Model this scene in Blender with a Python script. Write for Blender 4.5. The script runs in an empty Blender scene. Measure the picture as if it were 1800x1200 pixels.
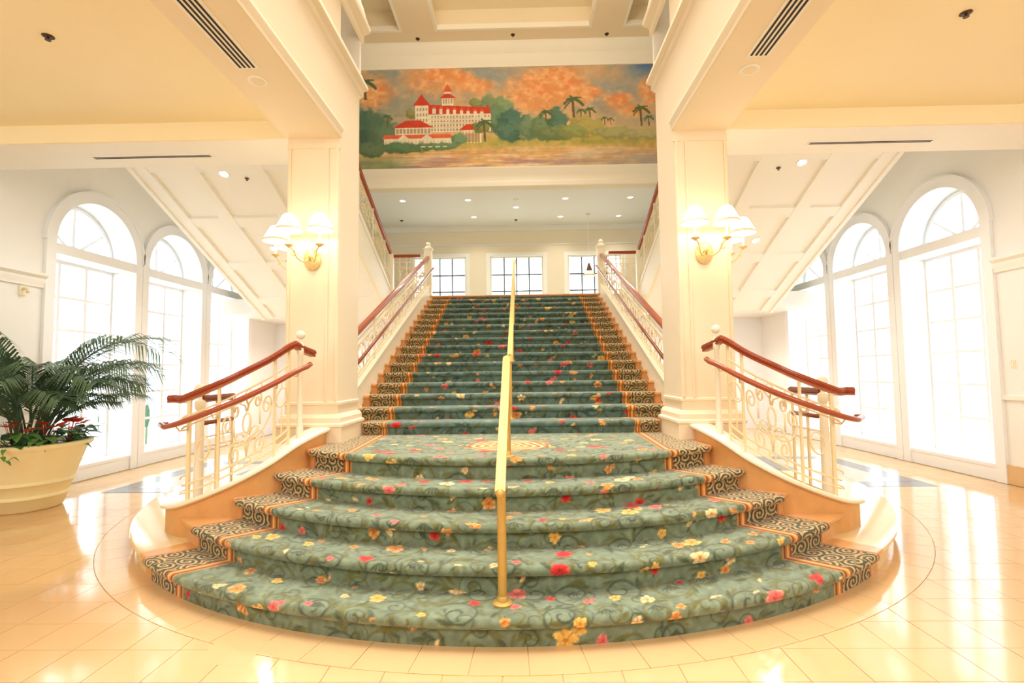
import bpy, math, random
import numpy as np
from math import sin, cos, pi, radians, sqrt, atan2
from mathutils import Vector, Matrix, noise

random.seed(7)
RNG = np.random.default_rng(7)
SC = bpy.context.scene
COL = SC.collection

# ------------------------------------------------------------------ camera, world, lights, exposure
EYE = 1.66
cam_d = bpy.data.cameras.new('camera')
cam_d.sensor_width = 36.0
cam_d.lens = 18.0
cam_d.clip_end = 300
cam = bpy.data.objects.new('camera', cam_d)
COL.objects.link(cam)
_p = math.atan(55 / 900); _yaw = math.atan(17 / 900); _roll = 0.0125
fwd = Vector((0, cos(_p), sin(_p))); rgt = Vector((1, 0, 0)); upv = Vector((0, -sin(_p), cos(_p)))
rz = Matrix.Rotation(_yaw, 3, 'Z')
fwd, rgt, upv = rz @ fwd, rz @ rgt, rz @ upv
r2_ = cos(_roll) * rgt - sin(_roll) * upv
u2_ = cos(_roll) * upv + sin(_roll) * rgt
m = Matrix((r2_, u2_, -fwd)).transposed().to_4x4()
m.translation = (0.15, 0, EYE)
cam.matrix_world = m
SC.camera = cam

wld = bpy.data.worlds.new('daylight'); SC.world = wld
wld.use_nodes = True
bg = wld.node_tree.nodes['Background']
bg.inputs['Color'].default_value = (0.92, 0.965, 1.0, 1)
bg.inputs['Strength'].default_value = 3.2


def light(name, typ, loc, energy, color, size=1.0, size_y=None, target=None, spot=None, spread=None):
    d = bpy.data.lights.new(name, typ)
    d.energy = energy; d.color = color
    if typ == 'AREA':
        d.size = size
        if size_y:
            d.shape = 'RECTANGLE'; d.size_y = size_y
    elif typ in ('POINT', 'SPOT'):
        d.shadow_soft_size = size
        if spot:
            d.spot_size = radians(spot); d.spot_blend = 0.8
    if spread: d.spread = radians(spread)
    o = bpy.data.objects.new(name, d); COL.objects.link(o)
    o.location = loc
    if target is not None:
        o.rotation_euler = (Vector(target) - Vector(loc)).to_track_quat('-Z', 'Y').to_euler()
    return o


WARM = (1.0, 0.97, 0.92)
light('lobby_fill', 'AREA', (0, -2.6, 5.4), 110, (1, 0.98, 0.95), 3.4, 3.0, (0, 4.5, 1.2))  # added soft fill from behind the viewer, stands for no known lamp
light('overhead_light', 'AREA', (0, 4.2, 9.2), 104, (1, 0.98, 0.94), 2.6, 4.4, (0, 4.2, 0), spread=70)
light('overhead_light', 'AREA', (0, 9.0, 9.2), 60, (1, 0.98, 0.94), 2.6, 3.0, (0, 9.0, 0), spread=80)
light('hall_fill', 'POINT', (-1.6, 8.2, 8.7), 52, (1, 0.93, 0.80), 0.35)  # added out-of-view fill pair that brightens the mural and coffers
light('hall_fill', 'POINT', (1.6, 8.2, 8.7), 52, (1, 0.93, 0.80), 0.35)
light('lobby_fill', 'AREA', (-4.6, -1.2, 3.9), 118, WARM, 2.6, 2.6, (-4.2, 6.0, 2.2))  # added side fills behind the viewer, no lamp known there
light('lobby_fill', 'AREA', (4.6, -1.2, 3.9), 118, WARM, 2.6, 2.6, (4.2, 6.0, 2.2))

vs = SC.view_settings
SC.display_settings.display_device = 'sRGB'
vs.view_transform = 'Standard'; vs.look = 'None'; vs.gamma = 1.0; vs.use_curve_mapping = False
vs.exposure = 0.40
SC.cycles.use_denoising = True
SC.cycles.max_bounces = 8
SC.cycles.diffuse_bounces = 5
SC.cycles.sample_clamp_indirect = 6.0


# ------------------------------------------------------------------ materials
def lin(c):
    return tuple(((x / 255) / 12.92 if x / 255 <= 0.04045 else ((x / 255 + 0.055) / 1.055) ** 2.4) for x in c)


def nt(name):
    mt = bpy.data.materials.new(name); mt.use_nodes = True
    t = mt.node_tree
    return mt, t, t.nodes['Principled BSDF'], t.nodes, t.links


def mat(name, rgb, rough=0.5, metal=0.0, var=0.04, scale=6.0, bump=0.0, bscale=60.0, coat=0.0, spec=0.5, stretch=None):
    mt, t, b, N, L = nt(name)
    c = lin(rgb)
    tc = N.new('ShaderNodeTexCoord')
    src = tc.outputs['Object']
    if stretch:
        mp = N.new('ShaderNodeMapping'); mp.inputs['Scale'].default_value = stretch
        L.new(src, mp.inputs['Vector']); src = mp.outputs['Vector']
    nz = N.new('ShaderNodeTexNoise'); nz.inputs['Scale'].default_value = scale; nz.inputs['Detail'].default_value = 5
    L.new(src, nz.inputs['Vector'])
    mx = N.new('ShaderNodeMix'); mx.data_type = 'RGBA'
    mx.inputs['A'].default_value = tuple(x * (1 - var) for x in c) + (1,)
    mx.inputs['B'].default_value = tuple(min(1, x * (1 + var)) for x in c) + (1,)
    L.new(nz.outputs['Fac'], mx.inputs['Factor'])
    L.new(mx.outputs['Result'], b.inputs['Base Color'])
    b.inputs['Roughness'].default_value = rough
    b.inputs['Metallic'].default_value = metal
    b.inputs['Coat Weight'].default_value = coat
    b.inputs['Coat Roughness'].default_value = 0.08
    b.inputs['Specular IOR Level'].default_value = spec
    if bump:
        n2 = N.new('ShaderNodeTexNoise'); n2.inputs['Scale'].default_value = bscale
        L.new(src, n2.inputs['Vector'])
        bp = N.new('ShaderNodeBump'); bp.inputs['Strength'].default_value = bump; bp.inputs['Distance'].default_value = 0.01
        L.new(n2.outputs['Fac'], bp.inputs['Height']); L.new(bp.outputs['Normal'], b.inputs['Normal'])
    return mt


def attr_mat(name, rough, grain, gscale, sheen=0.0, bump=0.0):
    mt, t, b, N, L = nt(name)
    at = N.new('ShaderNodeAttribute'); at.attribute_name = 'paint'
    tc = N.new('ShaderNodeTexCoord')
    nz = N.new('ShaderNodeTexNoise'); nz.inputs['Scale'].default_value = gscale; nz.inputs['Detail'].default_value = 3
    L.new(tc.outputs['Object'], nz.inputs['Vector'])
    mr = N.new('ShaderNodeMapRange'); mr.inputs['From Min'].default_value = 0.25; mr.inputs['From Max'].default_value = 0.75
    mr.inputs['To Min'].default_value = 1 - grain; mr.inputs['To Max'].default_value = 1 + grain
    L.new(nz.outputs['Fac'], mr.inputs['Value'])
    mx = N.new('ShaderNodeVectorMath'); mx.operation = 'SCALE'
    L.new(at.outputs['Color'], mx.inputs[0]); L.new(mr.outputs['Result'], mx.inputs['Scale'])
    L.new(mx.outputs['Vector'], b.inputs['Base Color'])
    b.inputs['Roughness'].default_value = rough
    b.inputs['Specular IOR Level'].default_value = 0.15
    b.inputs['Sheen Weight'].default_value = sheen
    b.inputs['Sheen Roughness'].default_value = 0.5
    if bump:
        bp = N.new('ShaderNodeBump'); bp.inputs['Strength'].default_value = bump; bp.inputs['Distance'].default_value = 0.004
        L.new(nz.outputs['Fac'], bp.inputs['Height']); L.new(bp.outputs['Normal'], b.inputs['Normal'])
    return mt


def glow(name, rgb, strength):
    mt, t, b, N, L = nt(name)
    b.inputs['Base Color'].default_value = lin(rgb) + (1,)
    b.inputs['Emission Color'].default_value = lin(rgb) + (1,)
    b.inputs['Emission Strength'].default_value = strength
    b.inputs['Roughness'].default_value = 0.7
    return mt


def glass_mat():
    mt = bpy.data.materials.new('window_glass'); mt.use_nodes = True
    t = mt.node_tree; N = t.nodes; L = t.links
    N.remove(N['Principled BSDF'])
    tr = N.new('ShaderNodeBsdfTransparent'); tr.inputs['Color'].default_value = (0.95, 0.98, 0.99, 1)
    gl = N.new('ShaderNodeBsdfGlossy'); gl.inputs['Roughness'].default_value = 0.02
    fr = N.new('ShaderNodeFresnel'); fr.inputs['IOR'].default_value = 1.25
    ge = N.new('ShaderNodeNewGeometry')
    sb = N.new('ShaderNodeMath'); sb.operation = 'SUBTRACT'; sb.use_clamp = True; sb.inputs[0].default_value = 1.0
    L.new(ge.outputs['Backfacing'], sb.inputs[1])
    ml = N.new('ShaderNodeMath'); ml.operation = 'MULTIPLY'
    L.new(fr.outputs['Fac'], ml.inputs[0]); L.new(sb.outputs[0], ml.inputs[1])
    mx = N.new('ShaderNodeMixShader')
    L.new(ml.outputs[0], mx.inputs[0]); L.new(tr.outputs[0], mx.inputs[1]); L.new(gl.outputs[0], mx.inputs[2])
    L.new(mx.outputs[0], N['Material Output'].inputs['Surface'])
    return mt


M = {}
M['plaster'] = mat('cream_plaster', (248, 241, 224), 0.6, var=0.02, scale=2.5)
M['column'] = mat('column_plaster', (247, 230, 202), 0.5, var=0.02, scale=2.0)
M['sage'] = mat('sage_wall_paint', (244, 244, 242), 0.65, var=0.02, scale=2.0)
M['white'] = mat('white_trim_paint', (247, 245, 240), 0.42, var=0.015, scale=4.0)
M['winwhite'] = mat('window_joinery_paint', (246, 248, 252), 0.4, var=0.015, scale=4.0)
M['cream'] = mat('cream_ironwork_paint', (246, 238, 216), 0.4, var=0.02, scale=5.0)
M['soffit'] = mat('soffit_paint', (249, 246, 238), 0.55, var=0.015, scale=3.0)
M['beam'] = mat('beam_paint', (246, 230, 202), 0.55, var=0.015, scale=3.0)
M['yellow'] = mat('yellow_ceiling_paint', (252, 238, 200), 0.6, var=0.02, scale=1.2)
M['tan'] = mat('tan_ceiling_paint', (242, 226, 194), 0.6, var=0.02, scale=2.0)
M['hall'] = mat('upper_hall_paint', (240, 236, 230), 0.6, var=0.015, scale=2.0)
M['marble'] = mat('honey_marble', (222, 166, 104), 0.28, var=0.16, scale=9.0, coat=0.2)
M['sidemarble'] = mat('cream_marble', (240, 214, 160), 0.12, var=0.05, scale=4.0, coat=0.3)
M['tile'] = mat('cream_floor_marble', (229, 190, 140), 0.10, var=0.045, scale=1.7, coat=0.25)
M['grout'] = mat('floor_joint', (198, 168, 112), 0.6, var=0.06, scale=9.0)
M['inlay'] = mat('slate_mosaic', (128, 128, 132), 0.22, var=0.35, scale=22.0)
M['inlay2'] = mat('pale_mosaic', (196, 188, 172), 0.22, var=0.2, scale=22.0)
M['wood'] = mat('cherry_handrail_wood', (166, 76, 44), 0.28, var=0.28, scale=10.0, coat=0.4, stretch=(3, 3, 14))
M['wood2'] = mat('dark_cherry_wood', (140, 66, 38), 0.3, var=0.28, scale=10.0, coat=0.4)
M['brass'] = mat('polished_brass', (212, 176, 100), 0.5, metal=0.6, var=0.06, scale=12.0)
M['iron'] = mat('warm_cream_iron_paint', (244, 226, 184), 0.4, var=0.02, scale=5.0)
M['landing'] = mat('landing_bounce_carpet', (172, 174, 152), 0.95, var=0.2, scale=20.0)  # tone chosen for how much light the landing floor bounces
M['backwall'] = mat('landing_wall_paint', (240, 228, 206), 0.6, var=0.015, scale=2.0)
M['antique'] = mat('antique_gold', (230, 204, 144), 0.4, metal=0.35, var=0.15, scale=30.0)
M['backlitgrey'] = mat('backlit_muntin_grey', (104, 108, 116), 0.5, var=0.05)  # backlit silhouette tone of the landing muntins put into the colour
M['black'] = mat('dark_slot', (42, 36, 30), 0.8, var=0.1)
M['darkmetal'] = mat('dark_sprinkler_metal', (86, 66, 50), 0.4, metal=0.7, var=0.15)
M['pot'] = mat('terracotta_planter_clay', (254, 238, 188), 0.55, var=0.07, scale=5.0, bump=0.05)
M['soil'] = mat('potting_soil', (60, 44, 30), 0.95, var=0.4, scale=40.0)
M['frond'] = mat('palm_frond_green', (84, 114, 86), 0.45, var=0.35, scale=4.0)
M['stem'] = mat('palm_stem_green', (104, 126, 84), 0.5, var=0.2)
M['leafdark'] = mat('dark_leaf_green', (44, 96, 58), 0.4, var=0.3, scale=9.0)
M['leaflight'] = mat('light_leaf_green', (104, 158, 82), 0.45, var=0.3, scale=14.0)
M['spathe'] = mat('coral_spathe', (232, 84, 66), 0.3, var=0.12, scale=10.0)
M['spadix'] = mat('cream_spadix', (236, 206, 140), 0.5)
M['glass'] = glass_mat()
M['shade'] = glow('lit_lamp_shade', (255, 246, 220), 2.2)
M['bulb'] = glow('downlight_lens', (255, 246, 226), 2.5)
M['flame'] = glow('candle_bulb', (255, 236, 190), 6.0)
M['plastic'] = mat('ivory_plastic', (240, 230, 200), 0.4, var=0.01)
M['paving'] = mat('terrace_paving', (226, 224, 216), 0.8, var=0.05, scale=2.0)
M['shrub'] = mat('topiary_green', (70, 110, 78), 0.7, var=0.35, scale=12.0)
M['carpet'] = attr_mat('floral_wool_carpet', 0.95, 0.16, 160.0, sheen=0.25, bump=0.35)
M['mural'] = attr_mat('painted_mural_canvas', 0.8, 0.07, 90.0)


# ------------------------------------------------------------------ mesh helpers
class MB:
    def __init__(self):
        self.v = []; self.f = []

    def add(self, vs_, fs):
        o = len(self.v)
        self.v += [tuple(p) for p in vs_]
        self.f += [tuple(i + o for i in q) for q in fs]
        return self

    def box(self, x0, x1, y0, y1, z0, z1):
        x0, x1 = min(x0, x1), max(x0, x1); y0, y1 = min(y0, y1), max(y0, y1); z0, z1 = min(z0, z1), max(z0, z1)
        return self.add([(x0, y0, z0), (x1, y0, z0), (x1, y1, z0), (x0, y1, z0), (x0, y0, z1), (x1, y0, z1), (x1, y1, z1), (x0, y1, z1)],
                        [(0, 3, 2, 1), (4, 5, 6, 7), (0, 1, 5, 4), (1, 2, 6, 5), (2, 3, 7, 6), (3, 0, 4, 7)])

    def bar(self, p, q, w, h):
        p = Vector(p); q = Vector(q); d = (q - p).normalized()
        s = d.cross(Vector((0, 0, 1)))
        if s.length < 1e-4: s = Vector((1, 0, 0))
        s.normalize(); u = s.cross(d)
        a = [p + s * i * w / 2 + u * j * h / 2 for i, j in ((-1, -1), (1, -1), (1, 1), (-1, 1))]
        b = [x + (q - p) for x in a]
        return self.add(a + b, [(0, 3, 2, 1), (4, 5, 6, 7), (0, 1, 5, 4), (1, 2, 6, 5), (2, 3, 7, 6), (3, 0, 4, 7)])

    def loft(self, rings, closed=True, cap=True):
        n = len(rings[0]); o = len(self.v)
        for r in rings: self.v += [tuple(p) for p in r]
        for i in range(len(rings) - 1):
            for j in range(n if closed else n - 1):
                k = (j + 1) % n
                self.f.append((o + i * n + j, o + i * n + k, o + (i + 1) * n + k, o + (i + 1) * n + j))
        if cap and closed:
            self.f.append(tuple(o + j for j in range(n))[::-1])
            self.f.append(tuple(o + (len(rings) - 1) * n + j for j in range(n)))
        return self

    def tube(self, path, r, n=6, flat=1.0, closed=False):
        P = [Vector(p) for p in path]
        rs = r if hasattr(r, '__len__') else [r] * len(P)
        rings = []; ref = None
        for i, p in enumerate(P):
            a = P[i - 1] if (i > 0 or closed) else P[i]; b = P[(i + 1) % len(P)] if (i < len(P) - 1 or closed) else P[i]
            t = (b - a).normalized()
            if ref is None:
                ref = t.cross(Vector((0, 0, 1)))
                if ref.length < 0.05: ref = Vector((1, 0, 0))
            s = (ref - t * ref.dot(t))
            if s.length < 1e-5: s = t.orthogonal()
            s.normalize(); u = t.cross(s); ref = s
            rings.append([p + s * cos(2 * pi * k / n) * rs[i] + u * sin(2 * pi * k / n) * rs[i] * flat for k in range(n)])
        if closed: rings.append(rings[0])
        return self.loft(rings, cap=not closed)

    def sweep(self, path, prof, cap=True):
        P = [Vector(p) for p in path]; rings = []
        for i, p in enumerate(P):
            a = P[max(i - 1, 0)]; b = P[min(i + 1, len(P) - 1)]
            t = b - a; t.z = 0
            if t.length < 1e-6: t = Vector((0, 1, 0))
            t.normalize(); s = Vector((t.y, -t.x, 0))
            rings.append([p + s * u + Vector((0, 0, w)) for u, w in prof])
        return self.loft(rings, cap=cap)

    def lathe(self, prof, c=(0, 0, 0), n=16, axis='z', sx=1.0, sy=1.0):
        rings = []
        for r, z in prof:
            rg = []
            for k in range(n):
                a = 2 * pi * k / n; x, y = r * cos(a) * sx, r * sin(a) * sy
                if axis == 'z': q = (x, y, z)
                elif axis == 'y': q = (x, z, -y)
                else: q = (z, x, y)
                rg.append((c[0] + q[0], c[1] + q[1], c[2] + q[2]))
            rings.append(rg)
        return self.loft(rings)

    def prism(self, poly, d0, d1, axis='z'):
        """poly: 2D points; extruded along axis from d0 to d1 (x: poly is (y,z); y: (x,z); z: (x,y))."""
        def pt(a, b, d):
            return (d, a, b) if axis == 'x' else ((a, d, b) if axis == 'y' else (a, b, d))
        n = len(poly)
        vv = [pt(a, b, d0) for a, b in poly] + [pt(a, b, d1) for a, b in poly]
        ff = [tuple(range(n))[::-1], tuple(range(n, 2 * n))] + [(i, (i + 1) % n, n + (i + 1) % n, n + i) for i in range(n)]
        return self.add(vv, ff)

    def build(self, name, m_, parent=None, smooth=False, fix=True, autosmooth=None):
        me = bpy.data.meshes.new(name)
        me.from_pydata(self.v, [], self.f)
        me.materials.append(M[m_] if isinstance(m_, str) else m_)
        if fix:
            import bmesh
            bm = bmesh.new(); bm.from_mesh(me)
            bmesh.ops.recalc_face_normals(bm, faces=bm.faces)
            bm.to_mesh(me); bm.free()
        if smooth or autosmooth:
            me.polygons.foreach_set('use_smooth', [True] * len(me.polygons))
            if autosmooth: me.set_sharp_from_angle(angle=radians(autosmooth))
        o = bpy.data.objects.new(name, me); COL.objects.link(o)
        if parent is not None:
            o.parent = parent
            o.matrix_parent_inverse = parent.matrix_world.inverted() if False else Matrix.Identity(4)
            o.location = -parent.location if parent.parent is None else -parent.parent.location - parent.location
            if parent.parent is None: pass
        return o


def place(o, parent):
    """parent o keeping world geometry (all builds are in world coordinates)."""
    o.parent = parent


def thing(name, label, cat, loc=(0, 0, 0), group=None):
    o = bpy.data.objects.new(name, None); COL.objects.link(o)
    o.location = loc; o.empty_display_size = 0.1
    o['label'] = label; o['category'] = cat
    if group: o['group'] = group
    return o


def struct(o, label=None):
    o['kind'] = 'structure'
    if label: o['label'] = label
    return o


def sroot(name, label=None, loc=(0, 0, 0)):
    o = bpy.data.objects.new(name, None); COL.objects.link(o); o.location = loc
    o.empty_display_size = 0.1
    return struct(o, label)


def tag(o, label, cat, group=None):
    o['label'] = label; o['category'] = cat
    if group: o['group'] = group
    return o


def origin_to(o, loc):
    """move the object's origin to loc without moving its geometry."""
    d = Vector(loc)
    o.data.transform(Matrix.Translation(-d)); o.location = o.location + d
    return o


def copy_tree(o, parent=None):
    c = o.copy(); COL.objects.link(c)
    if parent is not None: c.parent = parent
    for ch in list(o.children): copy_tree(ch, c)
    return c


def smoothpath(pts, n=60):
    """Catmull-Rom through points (any dimension), returns n samples and parameters."""
    P = np.array(pts, float); K = len(P)
    t = np.linspace(0, K - 1, n); out = []
    for tt in t:
        i = min(int(tt), K - 2); f = tt - i
        p0 = P[max(i - 1, 0)]; p1 = P[i]; p2 = P[i + 1]; p3 = P[min(i + 2, K - 1)]
        out.append(0.5 * ((2 * p1) + (-p0 + p2) * f + (2 * p0 - 5 * p1 + 4 * p2 - p3) * f * f + (-p0 + 3 * p1 - 3 * p2 + p3) * f ** 3))
    return np.array(out)


SIDES = ((-1, 'left'), (1, 'right'))
WX = 7.05          # window walls
ZB = 4.34          # soffit of the lobby beams
ZN = 9.40          # hall ceiling
ZL = 3.51          # landing level
YL = 12.08         # landing edge
YB = 14.95         # back wall

# ------------------------------------------------------------------ floor
CY = 7.80
R1 = 4.58
fl = MB().box(-9, 9, -5, 16, -0.2, -0.006).build('floor', 'grout')
struct(fl, 'cream polished marble tile floor of the hall')


def clip_cell(x0, x1, y0, y1, R):
    """cell polygon outside the circle R about (0, CY)"""
    cs = [(x0, y0), (x1, y0), (x1, y1), (x0, y1)]
    rad = lambda p: math.hypot(p[0], p[1] - CY)
    r = [rad(p) for p in cs]
    xn, yn = min(max(0, x0), x1), min(max(CY, y0), y1)
    if rad((xn, yn)) >= R: return cs
    if max(r) <= R: return None
    o = max(range(4), key=lambda i: r[i]); O = cs[o]
    pts = [cs[i] for i in range(4) if i != o and r[i] > R]
    for i in range(4):
        a, b = cs[i], cs[(i + 1) % 4]
        for k in range(400):                # crossings of the edges
            f0, f1 = k / 400, (k + 1) / 400
            p = (a[0] + (b[0] - a[0]) * f0, a[1] + (b[1] - a[1]) * f0); q = (a[0] + (b[0] - a[0]) * f1, a[1] + (b[1] - a[1]) * f1)
            if (rad(p) - R) * (rad(q) - R) < 0: pts.append(p)
    ac = atan2((x0 + x1) / 2, CY - (y0 + y1) / 2)
    for k in range(-60, 61):
        t = ac + k * 0.002; p = (R * sin(t), CY - R * cos(t))
        if x0 < p[0] < x1 and y0 < p[1] < y1: pts.append(p)
    mx, my = (x0 + x1) / 2 - O[0], (y0 + y1) / 2 - O[1]; base = atan2(my, mx)
    pts.sort(key=lambda p: (atan2(p[1] - O[1], p[0] - O[0]) - base + pi) % (2 * pi))
    if len(pts) < 2: return None
    return [O] + pts


def inset(poly, d):
    cx = sum(p[0] for p in poly) / len(poly); cy = sum(p[1] for p in poly) / len(poly)
    out = []
    for x, y in poly:
        L_ = math.hypot(x - cx, y - cy) or 1
        k = max(0.0, 1 - d * 1.4 / L_)
        out.append((cx + (x - cx) * k, cy + (y - cy) * k))
    return out


T = 0.33; G = 0.0022
cells = []
for k in range(-24, 25):                   # curved border course round the stair
    a0 = radians(k * 4.0 + 2 - 2 * 0.0); a1 = a0 + radians(4.0)
    n = 3
    poly = [(4.50 * sin(a0 + (a1 - a0) * j / n), CY - 4.50 * cos(a0 + (a1 - a0) * j / n)) for j in range(n + 1)]
    poly += [(4.885 * sin(a1 - (a1 - a0) * j / n), CY - 4.885 * cos(a1 - (a1 - a0) * j / n)) for j in range(n + 1)]
    cells.append(poly)
nring = len(cells)
far = []
for iy in range(-10, 40):
    for ix in range(-22, 22):
        x0, y0 = ix * T + 0.02, 2.86 + iy * T
        xc, yc = x0 + T / 2, y0 + T / 2
        if yc < 1.9 or abs(xc) > 7.05 or yc > 15: continue
        c = clip_cell(x0, x0 + T, y0, y0 + T, 4.887)
        if c is None: continue
        (cells if False else far).append((math.hypot(xc, yc), c))
far.sort(key=lambda t: t[0])
near = [c for d, c in far if True][:300 - nring - 4]
rest = [c for d, c in far][300 - nring - 4:]
sq = None
for poly in cells + near:
    cx = sum(p[0] for p in poly) / len(poly); cy = sum(p[1] for p in poly) / len(poly)
    q = inset(poly, G)
    is_sq = len(poly) == 4
    if is_sq and sq is not None:
        o = bpy.data.objects.new('tile', sq); COL.objects.link(o)
    else:
        mb = MB().prism([(x - cx, y - cy) for x, y in q], -0.012, 0.0)
        o = mb.build('tile', 'tile')
        if is_sq: sq = o.data
    o.location = (cx, cy, random.uniform(-0.0004, 0.0004)); o.parent = fl
mb = MB()
for poly in rest:
    mb.prism(inset(poly, G), -0.012, 0.0)
o = mb.build('tile_field', 'tile', fl); o['kind'] = 'stuff'

for sgn, nm in SIDES:                      # slate inlay panels beside the windows
    for (a, b, c, d, mk) in ((4.4, 5.97, 7.4, 7.72, 'inlay'), (5.65, 5.97, 7.72, 10.0, 'inlay'), (4.4, 5.65, 9.7, 10.0, 'inlay'), (4.4, 4.7, 7.72, 9.7, 'inlay'), (4.7, 5.65, 7.72, 9.7, 'inlay2')):
        o = MB().box(sgn * a, sgn * b, c + 0.003, d - 0.003, -0.004, 0.0025).build('inlay_panel', mk, fl)

# ------------------------------------------------------------------ side walls with arched windows
WC = [8.48, 10.45, 12.42]; OW = 0.82; ZS = 3.78


def arch(c, r, z0=ZS, n=24):
    return [(c + r * cos(pi - pi * k / n), z0 + r * sin(pi - pi * k / n)) for k in range(n + 1)]


for sgn, nm in SIDES:
    mb = MB()
    X0, X1 = sgn * WX, sgn * (WX + 0.56)
    mb.box(X0, X1, -5, WC[0] - OW, 0, ZN)
    mb.box(X0, X1, WC[2] + OW, 15.3, 0, ZN)
    for i, c in enumerate(WC):
        if i < 2: mb.box(X0, X1, c + OW, WC[i + 1] - OW, 0, ZN)
        A = arch(c, OW)
        for (a, b) in zip(A[:-1], A[1:]):
            mb.prism([(a[0], a[1]), (b[0], b[1]), (b[0], ZN), (a[0], ZN)], X0, X1, 'x')
    o = mb.build('wall_' + nm, 'sage'); struct(o)


def make_window(idx, c, sgn):
    w = sroot('window_%d' % idx, 'tall arched window with white panelled reveal in the %s wall' % ('left' if sgn < 0 else 'right'), (sgn * WX, c, 0))
    X = lambda d: sgn * (WX + d)
    P = lambda mb, n, m_='winwhite': mb.build(n, m_, w)
    # casing on the room side
    mb = MB(); R_ = 0.98
    Ao, Ai = arch(c, R_ + 0.0), arch(c, OW)
    for k in range(len(Ao) - 1):
        mb.prism([Ai[k], Ai[k + 1], Ao[k + 1], Ao[k]], X(-0.05), X(0.0), 'x')
    for s in (-1, 1):
        mb.box(X(-0.05), X(0), c + s * OW, c + s * R_, 0.0, ZS)
    P(mb, 'casing')
    mb = MB()
    Ao, Ai = arch(c, R_ + 0.035), arch(c, R_)
    for k in range(len(Ao) - 1):
        mb.prism([Ai[k], Ai[k + 1], Ao[k + 1], Ao[k]], X(-0.075), X(0.0), 'x')
    P(mb, 'arch_moulding')
    P(MB().box(X(-0.03), X(0.50), c - OW, c + OW, 3.60, 3.76), 'transom')
    P(MB().box(X(-0.02), X(0.46), c - OW, c + OW, 0.0, 0.20), 'base_panel')
    P(MB().box(X(-0.03), X(0.52), c - OW, c + OW, 0.20, 0.25), 'sill')
    # sash frame: three columns of six panes
    yl, yr, zb_, zt = c - 0.785, c + 0.785, 0.29, 3.55
    mb = MB().box(X(0.40), X(0.50), c - OW, yl, 0.25, 3.60).box(X(0.40), X(0.50), yr, c + OW, 0.25, 3.60)
    mb.box(X(0.40), X(0.50), yl, yr, 0.25, zb_).box(X(0.40), X(0.50), yl, yr, zt, 3.60)
    P(mb, 'sash_frame')
    w3 = (yr - yl) / 3
    for k in (1, 2):
        P(MB().box(X(0.41), X(0.49), yl + w3 * k - 0.028, yl + w3 * k + 0.028, zb_, zt), 'mullion')
    h = (zt - zb_) / 6
    for k in range(1, 6):
        P(MB().box(X(0.425), X(0.475), yl, yr, zb_ + h * k - 0.02, zb_ + h * k + 0.02), 'muntin')
    for k in range(6):
        for j in range(3):
            P(MB().box(X(0.446), X(0.454), yl + w3 * j + 0.02, yl + w3 * (j + 1) - 0.02, zb_ + h * k + 0.012, zb_ + h * (k + 1) - 0.012), 'pane', 'glass')
    # fanlight
    mb = MB(); Ao, Ai = arch(c, OW, 3.76), arch(c, 0.76, 3.76)
    for k in range(len(Ao) - 1):
        mb.prism([Ai[k], Ai[k + 1], Ao[k + 1], Ao[k]], X(0.40), X(0.50), 'x')
    P(mb, 'fanlight_frame')
    angs = [38, 90, 142]
    for a in angs:
        a = radians(a)
        P(MB().bar((X(0.45), c + 0.12 * cos(a), 3.76 + 0.12 * sin(a)), (X(0.45), c + 0.77 * cos(a), 3.76 + 0.77 * sin(a)), 0.045, 0.05), 'spoke')
    hb = MB(); Ao, Ai = arch(c, 0.15, 3.76, 10), arch(c, 0.105, 3.76, 10)
    for k in range(10):
        hb.prism([Ai[k], Ai[k + 1], Ao[k + 1], Ao[k]], X(0.42), X(0.48), 'x')
    P(hb, 'fanlight_hub')
    es = [0] + angs + [180]
    for a, b in zip(es[:-1], es[1:]):
        n = 8
        out = [(c + 0.77 * cos(radians(a + (b - a) * k / n)), 3.76 + 0.77 * sin(radians(a + (b - a) * k / n))) for k in range(n + 1)]
        P(MB().prism([(c, 3.76)] + out, X(0.446), X(0.454), 'x'), 'fan_pane', 'glass')


wi = 1
for sgn, nm in SIDES:
    for c in WC:
        make_window(wi, c, sgn); wi += 1

ti = 1


def trim(mb, m_='white', nm=None):
    global ti
    o = mb.build(nm or 'trim_%d' % ti, m_, autosmooth=40)
    if not nm: ti += 1
    return struct(o)


for sgn, nm in SIDES:
    Y1 = WC[0] - 0.98
    pr = [(0, 3.02), (0.03, 3.02), (0.03, 3.06), (0.05, 3.10), (0.05, 3.15), (0.10, 3.19), (0.10, 3.23), (0, 3.23)]
    mb = MB(); mb.loft([[(sgn * (WX - a), y, z) for a, z in pr] for y in (-5, Y1)])
    trim(mb)
    trim(MB().box(sgn * WX, sgn * (WX - 0.035), -5, Y1, 1.19, 1.25))
    o = MB().box(sgn * WX, sgn * (WX - 0.03), -5, Y1, 0, 0.27).build('baseboard_' + nm, 'tile'); struct(o)
    for a, b in ((WC[2] + 0.98, YB),):
        trim(MB().box(sgn * WX, sgn * (WX - 0.02), a, b, 0, 0.22), 'winwhite')

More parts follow.
